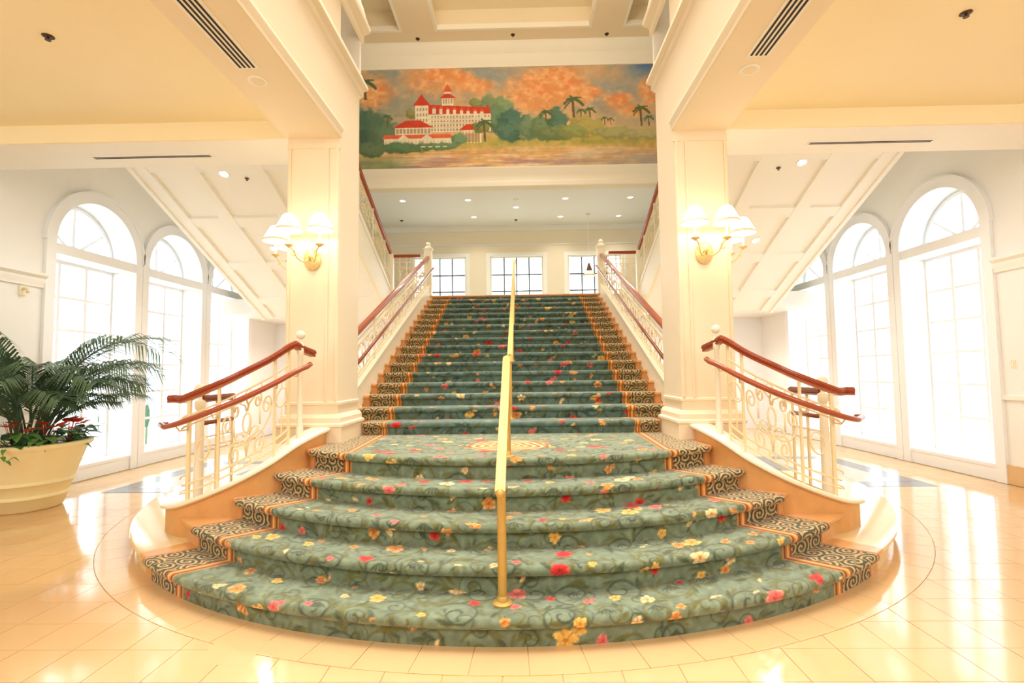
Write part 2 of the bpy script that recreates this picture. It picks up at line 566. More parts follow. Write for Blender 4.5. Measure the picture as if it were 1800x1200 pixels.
# back walls (upper hall and below the landing), front and outer shell behind the viewer
mb = MB()
WN = [(-2.25, 'a'), (0.03, 'b'), (2.33, 'c')]
xs = [-WX - 0.3]
for x, _ in WN: xs += [x - 0.78, x + 0.78]
xs.append(WX + 0.3)
for i in range(0, len(xs), 2):
    mb.box(xs[i], xs[i + 1], YB, YB + 0.25, 3.56, 5.10)
mb.box(-WX - 0.3, WX + 0.3, YB, YB + 0.25, 5.10, ZN)
mb.box(-WX - 0.3, WX + 0.3, YB, YB + 0.25, 0, 3.56)
struct(mb.build('wall_back', 'backwall'))
struct(MB().box(-WX - 0.56, WX + 0.56, -5.2, -5, 0, ZN).build('wall_front', 'plaster'))
for x, _ in WN:
    w = sroot('window_%d' % wi, 'landing window of twelve clear panes in the back wall', (x, YB, 3.56)); wi += 1
    mb = MB().box(x - 0.9, x - 0.78, YB - 0.03, YB, 3.56, 5.2).box(x + 0.78, x + 0.9, YB - 0.03, YB, 3.56, 5.2).box(x - 0.78, x + 0.78, YB - 0.03, YB, 5.10, 5.2)
    mb.build('casing', 'white', w)
    mb = MB().box(x - 0.78, x - 0.74, YB + 0.06, YB + 0.14, 3.56, 5.1).box(x + 0.74, x + 0.78, YB + 0.06, YB + 0.14, 3.56, 5.1)
    mb.box(x - 0.74, x + 0.74, YB + 0.06, YB + 0.14, 5.06, 5.1).box(x - 0.74, x + 0.74, YB + 0.06, YB + 0.14, 3.56, 3.62)
    mb.build('sash_frame', 'white', w)
    for k in range(1, 4):
        MB().box(x - 0.74 + 0.37 * k - 0.02, x - 0.74 + 0.37 * k + 0.02, YB + 0.07, YB + 0.11, 3.62, 5.06).build('muntin', 'backlitgrey', w)
    for z in (4.07, 4.56):
        MB().box(x - 0.74, x + 0.74, YB + 0.075, YB + 0.105, z - 0.02, z + 0.02).build('muntin', 'backlitgrey', w)
    zz = [3.62, 4.07, 4.56, 5.06]
    for k in range(4):
        for j in range(3):
            MB().box(x - 0.73 + 0.37 * k, x - 0.75 + 0.37 * (k + 1), YB + 0.087, YB + 0.093, zz[j] + 0.01, zz[j + 1] - 0.01).build('pane', 'glass', w)
# frieze and panels of the upper hall's back wall
trim(MB().box(-WX, WX, YB - 0.05, YB, 5.85, 6.0), 'hall')
trim(MB().box(-WX, WX, YB - 0.03, YB, 5.42, 5.46), 'hall')

# landing floor slab and the wall below it
struct(MB().box(-WX, WX, YL + 0.06, YB, ZL - 0.35, ZL).build('landing_floor', 'white'))
landc = MB().box(-WX, WX, YL + 0.1, YB - 0.05, ZL, ZL + 0.008).build('landing_bounce_cover', 'landing')  # unseen layer added to control bounce onto the landing ceiling
tag(landc, 'added unseen carpet tuning the light bounce off the upper landing floor', 'carpet')
struct(MB().box(-WX, WX, YB - 0.12, YB, 0, ZL - 0.35).build('wall_below_landing', 'winwhite'))

# upper hall ceiling
struct(MB().box(-WX, WX, 11.95, YB, 6.0, 6.2).build('ceiling_landing', 'hall'))

# header wall with mural above the landing edge
HY = 11.70
struct(MB().box(-WX, WX, HY, HY + 0.25, 6.0, ZN).build('wall_header', 'tan'))
pr = [(0, 0), (0.05, 0), (0.05, 0.10), (0.03, 0.12), (0.03, 0.26), (0.06, 0.30), (0.06, 0.36), (0.09, 0.40), (0.09, 0.44), (0, 0.44)]
mb = MB(); mb.loft([[(x, HY - a, 6.0 + z) for a, z in pr] for x in (-WX, WX)]); trim(mb, 'plaster')
pr = [(0, 0), (0.05, 0), (0.05, 0.05), (0.08, 0.09), (0.08, 0.30), (0.14, 0.36), (0.22, 0.48), (0.22, 0.56), (0, 0.56)]
mb = MB(); mb.loft([[(x, HY - a, 8.86 + z) for a, z in pr] for x in (-WX, WX)]); trim(mb, 'plaster')

# high coffered ceiling
mb = MB().box(-WX, WX, -5, HY + 0.3, ZN + 0.5, ZN + 0.7)
mb.box(-WX, WX, 11.12, HY + 0.3, ZN, ZN + 0.5).box(-WX, WX, -5, 7.4, ZN, ZN + 0.5)
for a, b in ((-2.46, -1.72), (1.82, 2.52), (-WX, -6.2), (6.2, WX)):
    mb.box(a, b, 7.4, 11.12, ZN, ZN + 0.5)
struct(mb.build('ceiling', 'tan'))
for a, b in ((-1.72, 1.82), (-6.2, -2.46), (2.52, 6.2)):
    mb = MB().box(a, b, 11.06, 11.12, ZN, ZN + 0.12).box(a, a + 0.06, 7.4, 11.06, ZN, ZN + 0.12).box(b - 0.06, b, 7.4, 11.06, ZN, ZN + 0.12)
    trim(mb, 'plaster')

# ------------------------------------------------------------------ lobby beams, tray ceilings, columns
BX0, BX1 = 1.88, 2.47
for sgn, nm in SIDES:
    b = MB().box(sgn * BX0, sgn * BX1, -5, 5.62, ZB, ZN).build('ceiling_beam', 'beam'); struct(b, 'deep cream ceiling beam running from the %s column over the lobby' % nm)
    c = MB().box(sgn * BX1, sgn * WX, 5.62, 6.30, ZB, ZN).build('cross_beam', 'soffit'); struct(c)
    d = MB().box(sgn * BX0, sgn * BX1, 6.30, 6.36, 5.2, ZN).build('beam_end', 'soffit'); struct(d)
    t = MB().box(sgn * BX1, sgn * WX, -5, 5.62, ZB + 0.21, ZB + 0.4).build('ceiling_tray_' + nm, 'yellow'); struct(t)
    e = MB().box(sgn * BX1, sgn * WX, 5.59, 5.62, ZB + 0.002, ZB + 0.21).build('ceiling_tray_edge_' + nm, 'yellow'); struct(e)
    # cornices along the inner face of beam and column
    for pr in ([(0, 4.34), (0.025, 4.345), (0.025, 4.40), (0.045, 4.43), (0.045, 4.46), (0.02, 4.50), (0, 4.50)],
               [(0, 5.22), (0.03, 5.24), (0.03, 5.30), (0.09, 5.32), (0.09, 5.36), (0.05, 5.42), (0.02, 5.50), (0, 5.52)],
               [(0, 5.95), (0.03, 5.97), (0.03, 6.06), (0.11, 6.09), (0.12, 6.14), (0.06, 6.30), (0.02, 6.45), (0, 6.47)]):
        mb = MB(); y1 = 5.62 if pr[0][1] < 5 else 6.38
        mb.loft([[(sgn * (BX0 - a), y, z) for a, z in pr] for y in (-5, y1)]); trim(mb, 'beam')

for sgn, nm in SIDES:
    cl = sroot('column', 'square cream column with stepped plinth at the %s of the stair' % nm, (sgn * 2.17, 5.96, 0.92))
    MB().box(sgn * BX0, sgn * BX1, 5.62, 6.30, 0.92, ZB if False else 5.25).build('shaft', 'column', cl)
    MB().box(sgn * 1.82, sgn * 2.53, 5.56, 6.34, 0.92, 1.085).build('plinth', 'column', cl)
    pr = [(0.06, 1.085), (0.075, 1.10), (0.075, 1.125), (0.045, 1.14), (0.045, 1.19), (0.02, 1.225), (0.0, 1.235)]
    mb = MB()
    rings = []
    for a, z in pr:
        rings.append([(sgn * (BX0 - a), 5.62 - a, z), (sgn * (BX1 + a), 5.62 - a, z), (sgn * (BX1 + a), 6.30 + a * 0.5, z), (sgn * (BX0 - a), 6.30 + a * 0.5, z)])
    mb.loft(rings); mb.build('base_moulding', 'column', cl)
    pr = [(0.0, 1.33), (0.018, 1.335), (0.018, 1.36), (0.0, 1.37)]
    mb = MB(); mb.loft([[(sgn * (BX0 - a), 5.62 - a, z), (sgn * (BX1 + a), 5.62 - a, z), (sgn * (BX1 + a), 6.30, z), (sgn * (BX0 - a), 6.30, z)] for a, z in pr])
    mb.build('astragal', 'column', cl)
    mb = MB()
    for x in (BX0 + 0.02, BX0 + 0.13, BX1 - 0.03):
        mb.box(sgn * x - 0.012, sgn * x + 0.012, 5.602, 5.62, 1.37, ZB - 0.12)
    mb.build('edge_bead', 'column', cl)
    MB().box(sgn * (BX0 - 0.012), sgn * (BX1 + 0.0), 5.605, 5.62, ZB - 0.12, ZB - 0.06).build('neck_band', 'column', cl)

# ------------------------------------------------------------------ carpet painting (colour grids used as the carpet's print)
RL = 0.184; TL = 0.325        # lower steps
RM = 0.1524; TM = 0.361       # main flight
Y6 = 6.28
Z5 = 5 * RL


def srgb(c): return np.array(c, float)


class Canvas:
    def __init__(self, w, h, px, base):
        self.px = px; self.w = w; self.h = h
        self.a = np.empty((int(h / px) + 1, int(w / px) + 1, 3)); self.a[:] = base
        H, W = self.a.shape[:2]
        n = RNG.normal(0, 1, (H // 6 + 2, W // 6 + 2))
        n = np.kron(n, np.ones((6, 6)))[:H, :W]
        for _ in range(2):
            n = (n + np.roll(n, 2, 0) + np.roll(n, -2, 0) + np.roll(n, 2, 1) + np.roll(n, -2, 1)) / 5
        self.a *= (1 + 0.07 * n)[..., None]

    def win(self, x, y, r):
        H, W = self.a.shape[:2]
        i0, i1 = max(0, int((y - r) / self.px)), min(H, int((y + r) / self.px) + 2)
        j0, j1 = max(0, int((x - r) / self.px)), min(W, int((x + r) / self.px) + 2)
        if i1 <= i0 or j1 <= j0: return None
        Y, X = np.mgrid[i0:i1, j0:j1]
        return (slice(i0, i1), slice(j0, j1)), X * self.px - x, Y * self.px - y

    def blend(self, sl, m_, c, op=1.0):
        k = (m_ * op)[..., None]
        self.a[sl] = self.a[sl] * (1 - k) + srgb(c) * k

    def line(self, pts, r, c, op=1.0):
        for x, y, rr in pts:
            q = self.win(x, y, r * rr + self.px)
            if q is None: continue
            d = np.hypot(q[1], q[2])
            self.blend(q[0], np.clip((r * rr - d) / self.px + 0.5, 0, 1), c, op)

    def leaf(self, x, y, l, w, a, c, op=1.0):
        q = self.win(x, y, l)
        if q is None: return
        X, Y = q[1] * cos(a) + q[2] * sin(a), -q[1] * sin(a) + q[2] * cos(a)
        t = np.clip((X + l) / (2 * l), 0, 1)
        d = np.abs(Y) - w * np.sin(pi * t) * (np.abs(X) < l)
        self.blend(q[0], np.clip(-d / self.px + 0.3, 0, 1), c, op)

    def flower(self, x, y, r, kind, a):
        q = self.win(x, y, r * 1.35)
        if q is None: return
        X, Y = q[1], q[2]; d = np.hypot(X, Y) / r; th = np.arctan2(Y, X) + a
        pal = {'red': ((206, 52, 48), (236, 112, 96), (132, 26, 32)), 'pink': ((226, 112, 104), (246, 170, 152), (178, 58, 60)),
               'orange': ((226, 148, 74), (250, 214, 150), (140, 70, 30)), 'cream': ((240, 206, 148), (252, 236, 198), (158, 98, 48)),
               'yellow': ((236, 186, 94), (248, 218, 138), (176, 108, 44))}[kind]
        n = 5; ph = RNG.uniform(-.3, .3, 12)
        wob = 0.10 * np.sin(3 * th + ph[0] * 9) + 0.08 * np.sin(7 * th + ph[1] * 9)
        if kind in ('orange', 'cream') and RNG.random() < 0.6:      # half open bloom: a striped fan
            tf = (np.arctan2(Y, X) + a + pi) % (2 * pi) - pi
            pet = (np.abs(tf) < 1.25) * (0.86 + 0.18 * np.abs(np.cos(tf * 3.2)) + 0.4 * wob)
            mk = np.clip((pet - d) * r / self.px + 0.5, 0, 1)
            self.blend(q[0], mk, pal[0])
            st = mk * (np.abs(np.sin(tf * 5.2)) < 0.42)
            self.blend(q[0], st, pal[1], 0.95)
            self.blend(q[0], mk * (np.abs(np.sin(tf * 5.2 + 1.57)) < 0.16), pal[2], 0.8)
            self.blend(q[0], mk * np.clip(1.0 - d * 2.6, 0, 1), pal[2], 0.7)
            return
        pet = 0.80 + 0.22 * np.abs(np.cos(th * n / 2)) + wob
        mk = np.clip((pet - d) * r / self.px + 0.5, 0, 1)
        self.blend(q[0], mk, pal[0])
        edge = np.clip((d / np.maximum(pet, .2) - 0.62) * 4, 0, 1)
        self.blend(q[0], mk * edge * (0.5 + 0.5 * np.sin(3 * th + ph[2] * 9)), pal[1], 0.9)
        seam = np.abs(np.cos(th * n / 2)) < 0.20
        self.blend(q[0], mk * seam * (d > 0.15), pal[2], 0.65)
        self.blend(q[0], mk * (np.abs(np.sin(th * n / 2 * 3)) < 0.16) * (d > .2) * (d < .75), pal[2], 0.35)
        self.blend(q[0], np.clip((0.20 + 0.5 * wob - d) * r / self.px + 0.5, 0, 1), pal[2], 0.75)

    def at(self, x, y):
        H, W = self.a.shape[:2]
        j = np.clip(x / self.px, 0, W - 1.001); i = np.clip(y / self.px, 0, H - 1.001)
        j0 = j.astype(int); i0 = i.astype(int); fj = (j - j0)[..., None]; fi = (i - i0)[..., None]
        A = self.a
        return (A[i0, j0] * (1 - fj) + A[i0, j0 + 1] * fj) * (1 - fi) + (A[i0 + 1, j0] * (1 - fj) + A[i0 + 1, j0 + 1] * fj) * fi


def paint_floral(w, h, px, base, olive, dark, grid=0.36, nflow=1.0, fs=1.0):
    cv = Canvas(w, h, px, base)
    ny, nx = int(h / grid) + 2, int(w / grid) + 2
    for iy in range(ny):
        for ix in range(nx):
            x = (ix + (0.5 if iy % 2 else 0)) * grid + RNG.uniform(-.05, .05); y = iy * grid + RNG.uniform(-.05, .05)
            s = 1 if (ix + iy) % 2 else -1; a0 = RNG.uniform(0, 2 * pi); R_ = grid * RNG.uniform(0.36, 0.52)
            t = np.linspace(0, 1, 70)
            rr = R_ * (1 - 0.86 * t); th = a0 + s * t * 2 * pi * 1.35
            col = olive if RNG.random() < 0.6 else dark
            pts = np.c_[x + rr * np.cos(th), y + rr * np.sin(th), 1.25 - 0.5 * t]
            cv.line(pts, 0.0085, col, 0.62)
            R2_ = R_ * RNG.uniform(.55, .8); b0 = RNG.uniform(0, 2 * pi)
            ox, oy = x + RNG.uniform(-.14, .14), y + RNG.uniform(-.14, .14)
            cv.line(np.c_[ox + R2_ * (1 - .8 * t) * np.cos(b0 - s * t * 8), oy + R2_ * (1 - .8 * t) * np.sin(b0 - s * t * 8), np.ones(70)], 0.0045, dark, 0.7)
            for k in range(13):                  # leaves springing off the scroll
                tt = RNG.uniform(0, 0.75); r0 = R_ * (1 - 0.86 * tt); b = a0 + s * tt * 2 * pi * 1.35
                lx, ly = x + (r0 + 0.03) * cos(b), y + (r0 + 0.03) * sin(b)
                cv.leaf(lx, ly, RNG.uniform(0.03, 0.075), RNG.uniform(0.008, 0.020), b + s * 1.1, olive if RNG.random() < 0.65 else dark, 0.6)
            if RNG.random() < 0.35:
                for k in range(5):
                    cv.leaf(x + 0.02 * k - .04, y, 0.05, 0.008, pi / 2 + (k - 2) * 0.4, dark, 0.8)
    n = int(w * h * 8.5 * nflow)
    g2 = 0.25; pts = []
    for iy in range(int(h / g2) + 1):
        for ix in range(int(w / g2) + 1):
            if RNG.random() < 0.86 * nflow:
                pts.append((ix * g2 + RNG.uniform(0, g2), iy * g2 + RNG.uniform(0, g2)))
    for x, y in pts:
        k = RNG.choice(['red', 'pink', 'orange', 'cream', 'yellow'], p=[.17, .17, .28, .19, .19])
        r = RNG.uniform(0.032, 0.052) if RNG.random() < 0.6 else RNG.uniform(0.055, 0.085)
        r *= fs * (1.1 if k == 'orange' else 1.0)
        for q in range(3):
            an = RNG.uniform(0, 2 * pi)
            cv.leaf(x + cos(an) * r * 1.1, y + sin(an) * r * 1.1, r * 0.8, r * 0.25, an, olive if q else dark, 0.8)
        cv.flower(x, y, r, k, RNG.uniform(0, 6))
        if RNG.random() < 0.25:
            cv.flower(x + r * 1.2, y + r * 0.9, r * 0.6, k, RNG.uniform(0, 6))
    return cv


LOWER = paint_floral(6.4, 5.2, 0.005, (124, 138, 114), (110, 106, 56), (68, 78, 60), grid=0.31, fs=0.86)
MAIN = paint_floral(3.4, 9.2, 0.0075, (100, 122, 112), (98, 100, 58), (54, 66, 54), grid=0.33, nflow=0.98, fs=0.78)  # darker base: shade on the main flight's risers put into the colour


def paint_border(u, v):
    """u: 0 at the green field side .. 1 at the outer edge, v: metres along. returns sRGB"""
    W_ = 0.40
    x = u * W_
    # swirls: rings about jittered centres
    g = 0.13
    best = np.full(x.shape, 9.0); bi = np.zeros(x.shape)
    ix = np.floor(x / g); iy = np.floor(v / g)
    for di in (-1, 0, 1):
        for dj in (-1, 0, 1):
            cx_ = ix + di; cy_ = iy + dj
            h1 = np.modf(np.abs(np.sin(cx_ * 127.1 + cy_ * 311.7) * 43758.5453))[0]; h2 = np.modf(np.abs(np.sin(cx_ * 269.5 + cy_ * 183.3) * 43758.5453))[0]
            dx = x - (cx_ + 0.15 + 0.7 * h1) * g; dy = v - (cy_ + 0.15 + 0.7 * h2) * g
            ang = np.arctan2(dy, dx)
            d = np.hypot(dx, dy)
            s = d / 0.034 + ang / (2 * pi) * np.where(h1 > .5, 1, -1)
            nb = d < best
            bi = np.where(nb, s, bi); best = np.minimum(best, d)
    ph = np.modf(bi)[0]; ph = np.where(ph < 0, ph + 1, ph)
    c = np.empty(x.shape + (3,))
    c[:] = (214, 180, 124)
    c[(ph > 0.40) & (ph < 0.88)] = (58, 78, 62)
    c[(ph >= 0.88)] = (120, 92, 54)
    c[(ph > 0.05) & (ph < 0.13)] = (226, 176, 128)
    # striped edging beside the green field and a plain line outside
    e = u < 0.20
    c[e] = (208, 138, 66)
    c[e & (np.abs(u - 0.05) < 0.018)] = (128, 78, 38)
    c[e & (np.abs(u - 0.12) < 0.014)] = (238, 196, 130)
    c[e & (np.abs(u - 0.175) < 0.018)] = (150, 86, 40)
    c[u > 0.95] = (196, 128, 66)
    return c


def to_lin(a):
    a = np.clip(a / 255.0, 0, 1)
    return np.where(a <= 0.04045, a / 12.92, ((a + 0.055) / 1.055) ** 2.4)


def grid_mesh(name, P, C, m_, parent, smooth=True):
    """P: (n,m,3) world points, C: (n,m,3) sRGB paint."""
    n, k = P.shape[:2]
    me = bpy.data.meshes.new(name)
    idx = np.arange(n * k).reshape(n, k)
    q = np.stack([idx[:-1, :-1], idx[:-1, 1:], idx[1:, 1:], idx[1:, :-1]], -1).reshape(-1, 4)
    me.vertices.add(n * k); me.vertices.foreach_set('co', P.reshape(-1).astype(np.float32))
    nf = len(q)
    me.loops.add(nf * 4); me.loops.foreach_set('vertex_index', q.reshape(-1).astype(np.int32))
    me.polygons.add(nf); me.polygons.foreach_set('loop_start', np.arange(0, nf * 4, 4, dtype=np.int32))
    me.update(calc_edges=True)
    me.polygons.foreach_set('use_smooth', np.full(nf, smooth))
    at = me.color_attributes.new('paint', 'BYTE_COLOR', 'POINT')
    rgba = np.ones((n * k, 4), np.float32); rgba[:, :3] = to_lin(C.reshape(-1, 3))
    at.data.foreach_set('color', rgba.reshape(-1))
    me.materials.append(M[m_]); me.validate()
    o = bpy.data.objects.new(name, me); COL.objects.link(o)
    if parent is not None:
        o.parent = parent
        pl = Vector(parent.location)
        o.location = -pl
    return o


def nosing_profile(depth, rise, over, step):
    """outline of one carpeted step from riser foot to the back of its tread: (outward, up, length)"""
    pts = [(0.008, 0.0), (0.008, rise - 0.062)]
    for k in range(9):
        a = -pi / 2 + pi * k / 8
        pts.append((0.008 + over - 0.024 + 0.026 * cos(a) if k else 0.012, rise - 0.026 + 0.030 * sin(a) - (0.006 if k < 2 else 0)))
    pts.append((-depth, rise + 0.004))
    P = np.array(pts); s = np.r_[0, np.cumsum(np.hypot(*np.diff(P, axis=0).T))]
    n = max(6, int(s[-1] / step))
    t = np.unique(np.r_[np.linspace(0, s[-1], n), s[2:-1]])
    return np.c_[np.interp(t, s, P[:, 0]), np.interp(t, s, P[:, 1]), t]


stair = thing('staircase', 'grand staircase in floral green carpet, curved lower steps and a straight flight', 'staircase', (0, 3.2, 0))
SL = Vector(stair.location)


def part_at(mb, name, m_, parent, **k):
    o = mb.build(name, m_, None, **k)
    o.parent = parent
    off = Vector((0, 0, 0)); q = parent
    while q is not None:
        off += Vector(q.location); q = q.parent
    o.location = -off
    return o


# knee wall line (left side; mirrored for the right). parameter: position along the wall, x, y, top of wall
KW = np.array([(291, -3.30, 4.95, 0.45), (319, -3.02, 4.76, 0.507), (395, -2.60, 4.735, 0.665), (469, -2.27, 4.86, 0.845),
               (518, -2.08, 5.04, 1.006), (552, -2.00, 5.30, 1.075), (566, -1.98, 5.60, 1.10)])
_kw = smoothpath(KW, 90)


def kwall(u, off=0.0, sgn=-1):
    """point on the knee wall line at u, moved off metres to its outer side"""
    x = np.interp(u, _kw[:, 0], _kw[:, 1]); y = np.interp(u, _kw[:, 0], _kw[:, 2]); z = np.interp(u, _kw[:, 0], _kw[:, 3])
    x2 = np.interp(u + 2, _kw[:, 0], _kw[:, 1]); y2 = np.interp(u + 2, _kw[:, 0], _kw[:, 2])
    x1 = np.interp(u - 2, _kw[:, 0], _kw[:, 1]); y1 = np.interp(u - 2, _kw[:, 0], _kw[:, 2])
    t = Vector((x2 - x1, y2 - y1, 0)).normalized()
    nx, ny = -t.y, t.x                     # outer side of the left wall
    X = x + nx * off; Y = y + ny * off
    return Vector((X if sgn < 0 else -X, Y, z))


_wr = [(math.hypot(p[1], p[2] - CY), math.degrees(atan2(-p[1], CY - p[2]))) for p in _kw]


def theta_wall(r):
    best = min(_wr, key=lambda q: abs(q[0] - r))
    return best[1] + 1.2


th_g = lambda r: radians(26.7 + (r - 3.34) * 4.0)
th_o = lambda r: radians(36.3 + (r - 3.34) * 2.7)
pol = lambda r, t: (r * np.sin(t), CY - r * np.cos(t))

vcum = 0.05
for i in range(1, 6):
    R_ = R1 - (i - 1) * TL; Rn = R_ - TL
    z0, z1 = (i - 1) * RL, i * RL
    # marble step body
    mb = MB()
    prof = [(R_, z0), (R_, z1 - 0.05), (R_ + 0.035, z1 - 0.045), (R_ + 0.048, z1 - 0.028), (R_ + 0.044, z1 - 0.008), (R_ + 0.03, z1), (Rn - 0.05, z1)]
    if i == 1:
        th0 = radians(88); prof = prof[:-1] + [(3.9, z1), (3.9, 0.0)]; nn = 96
        mbs = []
        for s in (-1, 1):
            mbs.append(MB())
            rings = [[(r * sin(t), CY - r * cos(t), z) for r, z in prof] for t in [s * (radians(42) + (th0 - radians(42)) * k / 40) for k in range(41)]]
            mbs[-1].loft(rings)
        th0 = radians(42)
    nn = 72
    if i < 5:
        rings = []
        for k in range(nn + 1):
            f = -1 + 2 * k / nn; rg = []
            for r, z in prof:
                tm = radians(theta_wall(r)) if i > 1 else th0
                rg.append((r * sin(f * tm), CY - r * cos(f * tm), z))
            if i > 1: rg.append((rg[-1][0], rg[-1][1], z0))
            rings.append(rg)
        mb.loft(rings)
    else:                                    # platform
        fr = []
        front = prof[:-1]
        rings = []
        for k in range(nn + 1):
            f = -1 + 2 * k / nn
            rg = [(r * sin(f * radians(theta_wall(r))), CY - r * cos(f * radians(theta_wall(r))), z) for r, z in front]
            rg.append((f * 2.45, Y6 + 0.05, z1)); rg.append((f * 2.45, Y6 + 0.05, z0))
            rings.append(rg)
        mb.loft(rings)
    st = part_at(mb, 'step' if i < 5 else 'platform', 'marble', stair, autosmooth=35)
    if i == 1:
        for q_ in mbs:
            o = part_at(q_, 'step_apron', 'sidemarble', stair, autosmooth=35); o['label'] = 'cream marble outer end of the lowest step'
    # carpet
    pf = nosing_profile(TL if i < 5 else 0.03, RL, 0.062, 0.009)
    if i == 5: pf = pf[:-1]
    def strip(f0, f1, n, green, sgn=1):
        f = np.linspace(0, 1, n)
        r = R_ + pf[:, 0]
        a = f0(r)[:, None] * (1 - f) + f1(r)[:, None] * f
        rr = np.repeat(r[:, None], n, 1)
        X = rr * np.sin(a) * sgn; Y = CY - rr * np.cos(a); Z = np.repeat((z0 + pf[:, 1])[:, None], n, 1)
        V = np.repeat(pf[:, 2][:, None], n, 1) + vcum
        if i == 5:                           # platform carpet running back to the main flight
            Yb = np.linspace(0, 1, 190)[1:, None]
            x0, y0 = X[-1], Y[-1]
            xe = (f * 2 - 1) * 1.50 if green else sgn * (1.50 + 0.6 * f)
            X2 = x0 * (1 - Yb) + xe * Yb; Y2 = y0 * (1 - Yb) + (Y6 - 0.004) * Yb
            V2 = V[-1] + (Y2 - y0)
            X = np.r_[X, X2]; Y = np.r_[Y, Y2]; Z = np.r_[Z, np.full(X2.shape, z1 + 0.004)]; V = np.r_[V, V2]
        if green:
            C = LOWER.at(X + 3.2, V)
            if i == 5:
                d = np.hypot(X / 0.43, (Y - 5.28) / 0.40); an = np.arctan2(Y - 5.28, X)
                fl_ = Z > z1 + 0.0035
                ins = fl_ & (d < 1)
                ring = np.modf(d * 5 + 0.35 * np.sin(an * 3) + 0.2 * np.sin(an * 5 + 1))[0]
                col = np.where((ring < 0.5)[..., None], srgb((206, 140, 68)), srgb((238, 208, 150)))
                col = np.where(((ring > .36) & (ring < .62))[..., None], srgb((128, 70, 34)), col)
                col = np.where((np.abs(d - .93) < .035)[..., None], srgb((160, 98, 46)), col)
                C = np.where(ins[..., None], col, C)
        else:
            C = paint_border(np.repeat(f[None], X.shape[0], 0), V)
        return np.stack([X, Y, Z], -1), C
    P_, C_ = strip(lambda r: -th_g(r) if not hasattr(r, 'shape') else np.vectorize(lambda q: -th_g(q))(r), lambda r: np.vectorize(th_g)(r), int(2 * th_g(R_) * R_ / 0.0095), True)
    o = grid_mesh('carpet_runner', P_, C_, 'carpet', None); o.parent = st
    if i == 1: o['label'] = 'green carpet strewn with red, orange and cream flowers'
    for s in (-1, 1):
        P_, C_ = strip(lambda r: np.vectorize(th_g)(r), lambda r: np.vectorize(th_o)(r), 80, False, s)
        o = grid_mesh('carpet_border', P_, C_, 'carpet', None); o.parent = st
        if i == 1 and s < 0: o['label'] = 'orange edged border of dark swirls'
    vcum += pf[-1, 2]

# main flight
NM = 17
vcum = 0.0
pf = nosing_profile(TM, RM, 0.045, 0.013)
for k in range(1, NM + 1):
    y = Y6 + (k - 1) * TM; z0 = Z5 + (k - 1) * RM; z1 = z0 + RM
    hw = 1.80 if k <= 1 else 2.05
    prof = [(y, z0 - (0.0 if k == 1 else 0.1)), (y, z1 - 0.045), (y - 0.03, z1 - 0.04), (y - 0.038, z1 - 0.02), (y - 0.03, z1), (y + TM + 0.02, z1), (y + TM + 0.02, z0 - (0.0 if k == 1 else 0.1))]
    mb = MB(); mb.loft([[(x, a, b) for a, b in prof] for x in (-hw, hw)])
    st = part_at(mb, 'step', 'marble', stair)
    P0 = pf.copy()
    if k == NM:                              # top riser stops under the marble landing edge
        P0 = pf[pf[:, 1] < RM - 0.055]
    def mstrip(x0, x1, n, green):
        xs_ = np.linspace(x0, x1, n)
        X = np.repeat(xs_[None], len(P0), 0); Y = np.repeat((y - P0[:, 0])[:, None], n, 1); Z = np.repeat((z0 + P0[:, 1])[:, None], n, 1)
        V = np.repeat(P0[:, 2][:, None], n, 1) + vcum
        C = MAIN.at(X + 1.6, V) if green else paint_border(np.repeat(np.linspace(0, 1, n)[None], len(P0), 0), V)
        return np.stack([X, Y, Z], -1), C
    o = grid_mesh('carpet_runner', *mstrip(-1.50, 1.50, 228, True), 'carpet', None); o.parent = st
    for s in (-1, 1):
        o = grid_mesh('carpet_border', *mstrip(s * 1.50, s * (1.80 if k <= 1 else 1.94), 36, False), 'carpet', None); o.parent = st
    vcum += pf[-1, 2]

# fill under the flight so it is a solid body, hidden side walls
mb = MB()
for s in (-1, 1):
    mb.prism([(Y6 + 0.1, 0), (YL + 0.1, 0), (YL + 0.1, ZL - 0.2), (Y6 + 0.1, Z5 - 0.1)], s * 2.14, s * 2.03, 'x')
part_at(mb, 'side_wall', 'white', stair)

# knee walls of the curved steps
for sgn, nm in SIDES:
    U = np.linspace(291, 566, 60)
    rings = []; caps = []
    for u in U:
        a = kwall(u, 0.0, sgn); b = kwall(u, 0.13, sgn)
        rings.append([(a.x, a.y, 0.0), (b.x, b.y, 0.0), (b.x, b.y, b.z - 0.045), (a.x, a.y, a.z - 0.045)])
        prf = [(-0.025, -0.05), (-0.045, -0.035), (-0.045, -0.015), (-0.02, 0.0), (0.15, 0.0), (0.175, -0.015), (0.175, -0.035), (0.155, -0.05)]
        caps.append([tuple(kwall(u, o_, sgn) + Vector((0, 0, h_))) for o_, h_ in prf])
    part_at(MB().loft(rings), 'knee_wall', 'marble', stair, autosmooth=40)
    o = part_at(MB().loft(caps), 'wall_cap', 'cream', stair, autosmooth=40)

# ------------------------------------------------------------------ handrail profiles and ironwork
RAIL = [(0.030, -0.030), (0.036, -0.012), (0.028, -0.004), (0.042, 0.004), (0.045, 0.011), (0.040, 0.014), (0.045, 0.018), (0.044, 0.025), (0.038, 0.027), (0.039, 0.033), (0.030, 0.034), (0.029, 0.041),
        (0.018, 0.040), (0.013, 0.045), (-0.013, 0.045), (-0.018, 0.040), (-0.029, 0.041), (-0.030, 0.034), (-0.039, 0.033), (-0.038, 0.027), (-0.044, 0.025), (-0.045, 0.018), (-0.040, 0.014), (-0.045, 0.011), (-0.042, 0.004), (-0.028, -0.004), (-0.036, -0.012), (-0.030, -0.030)]


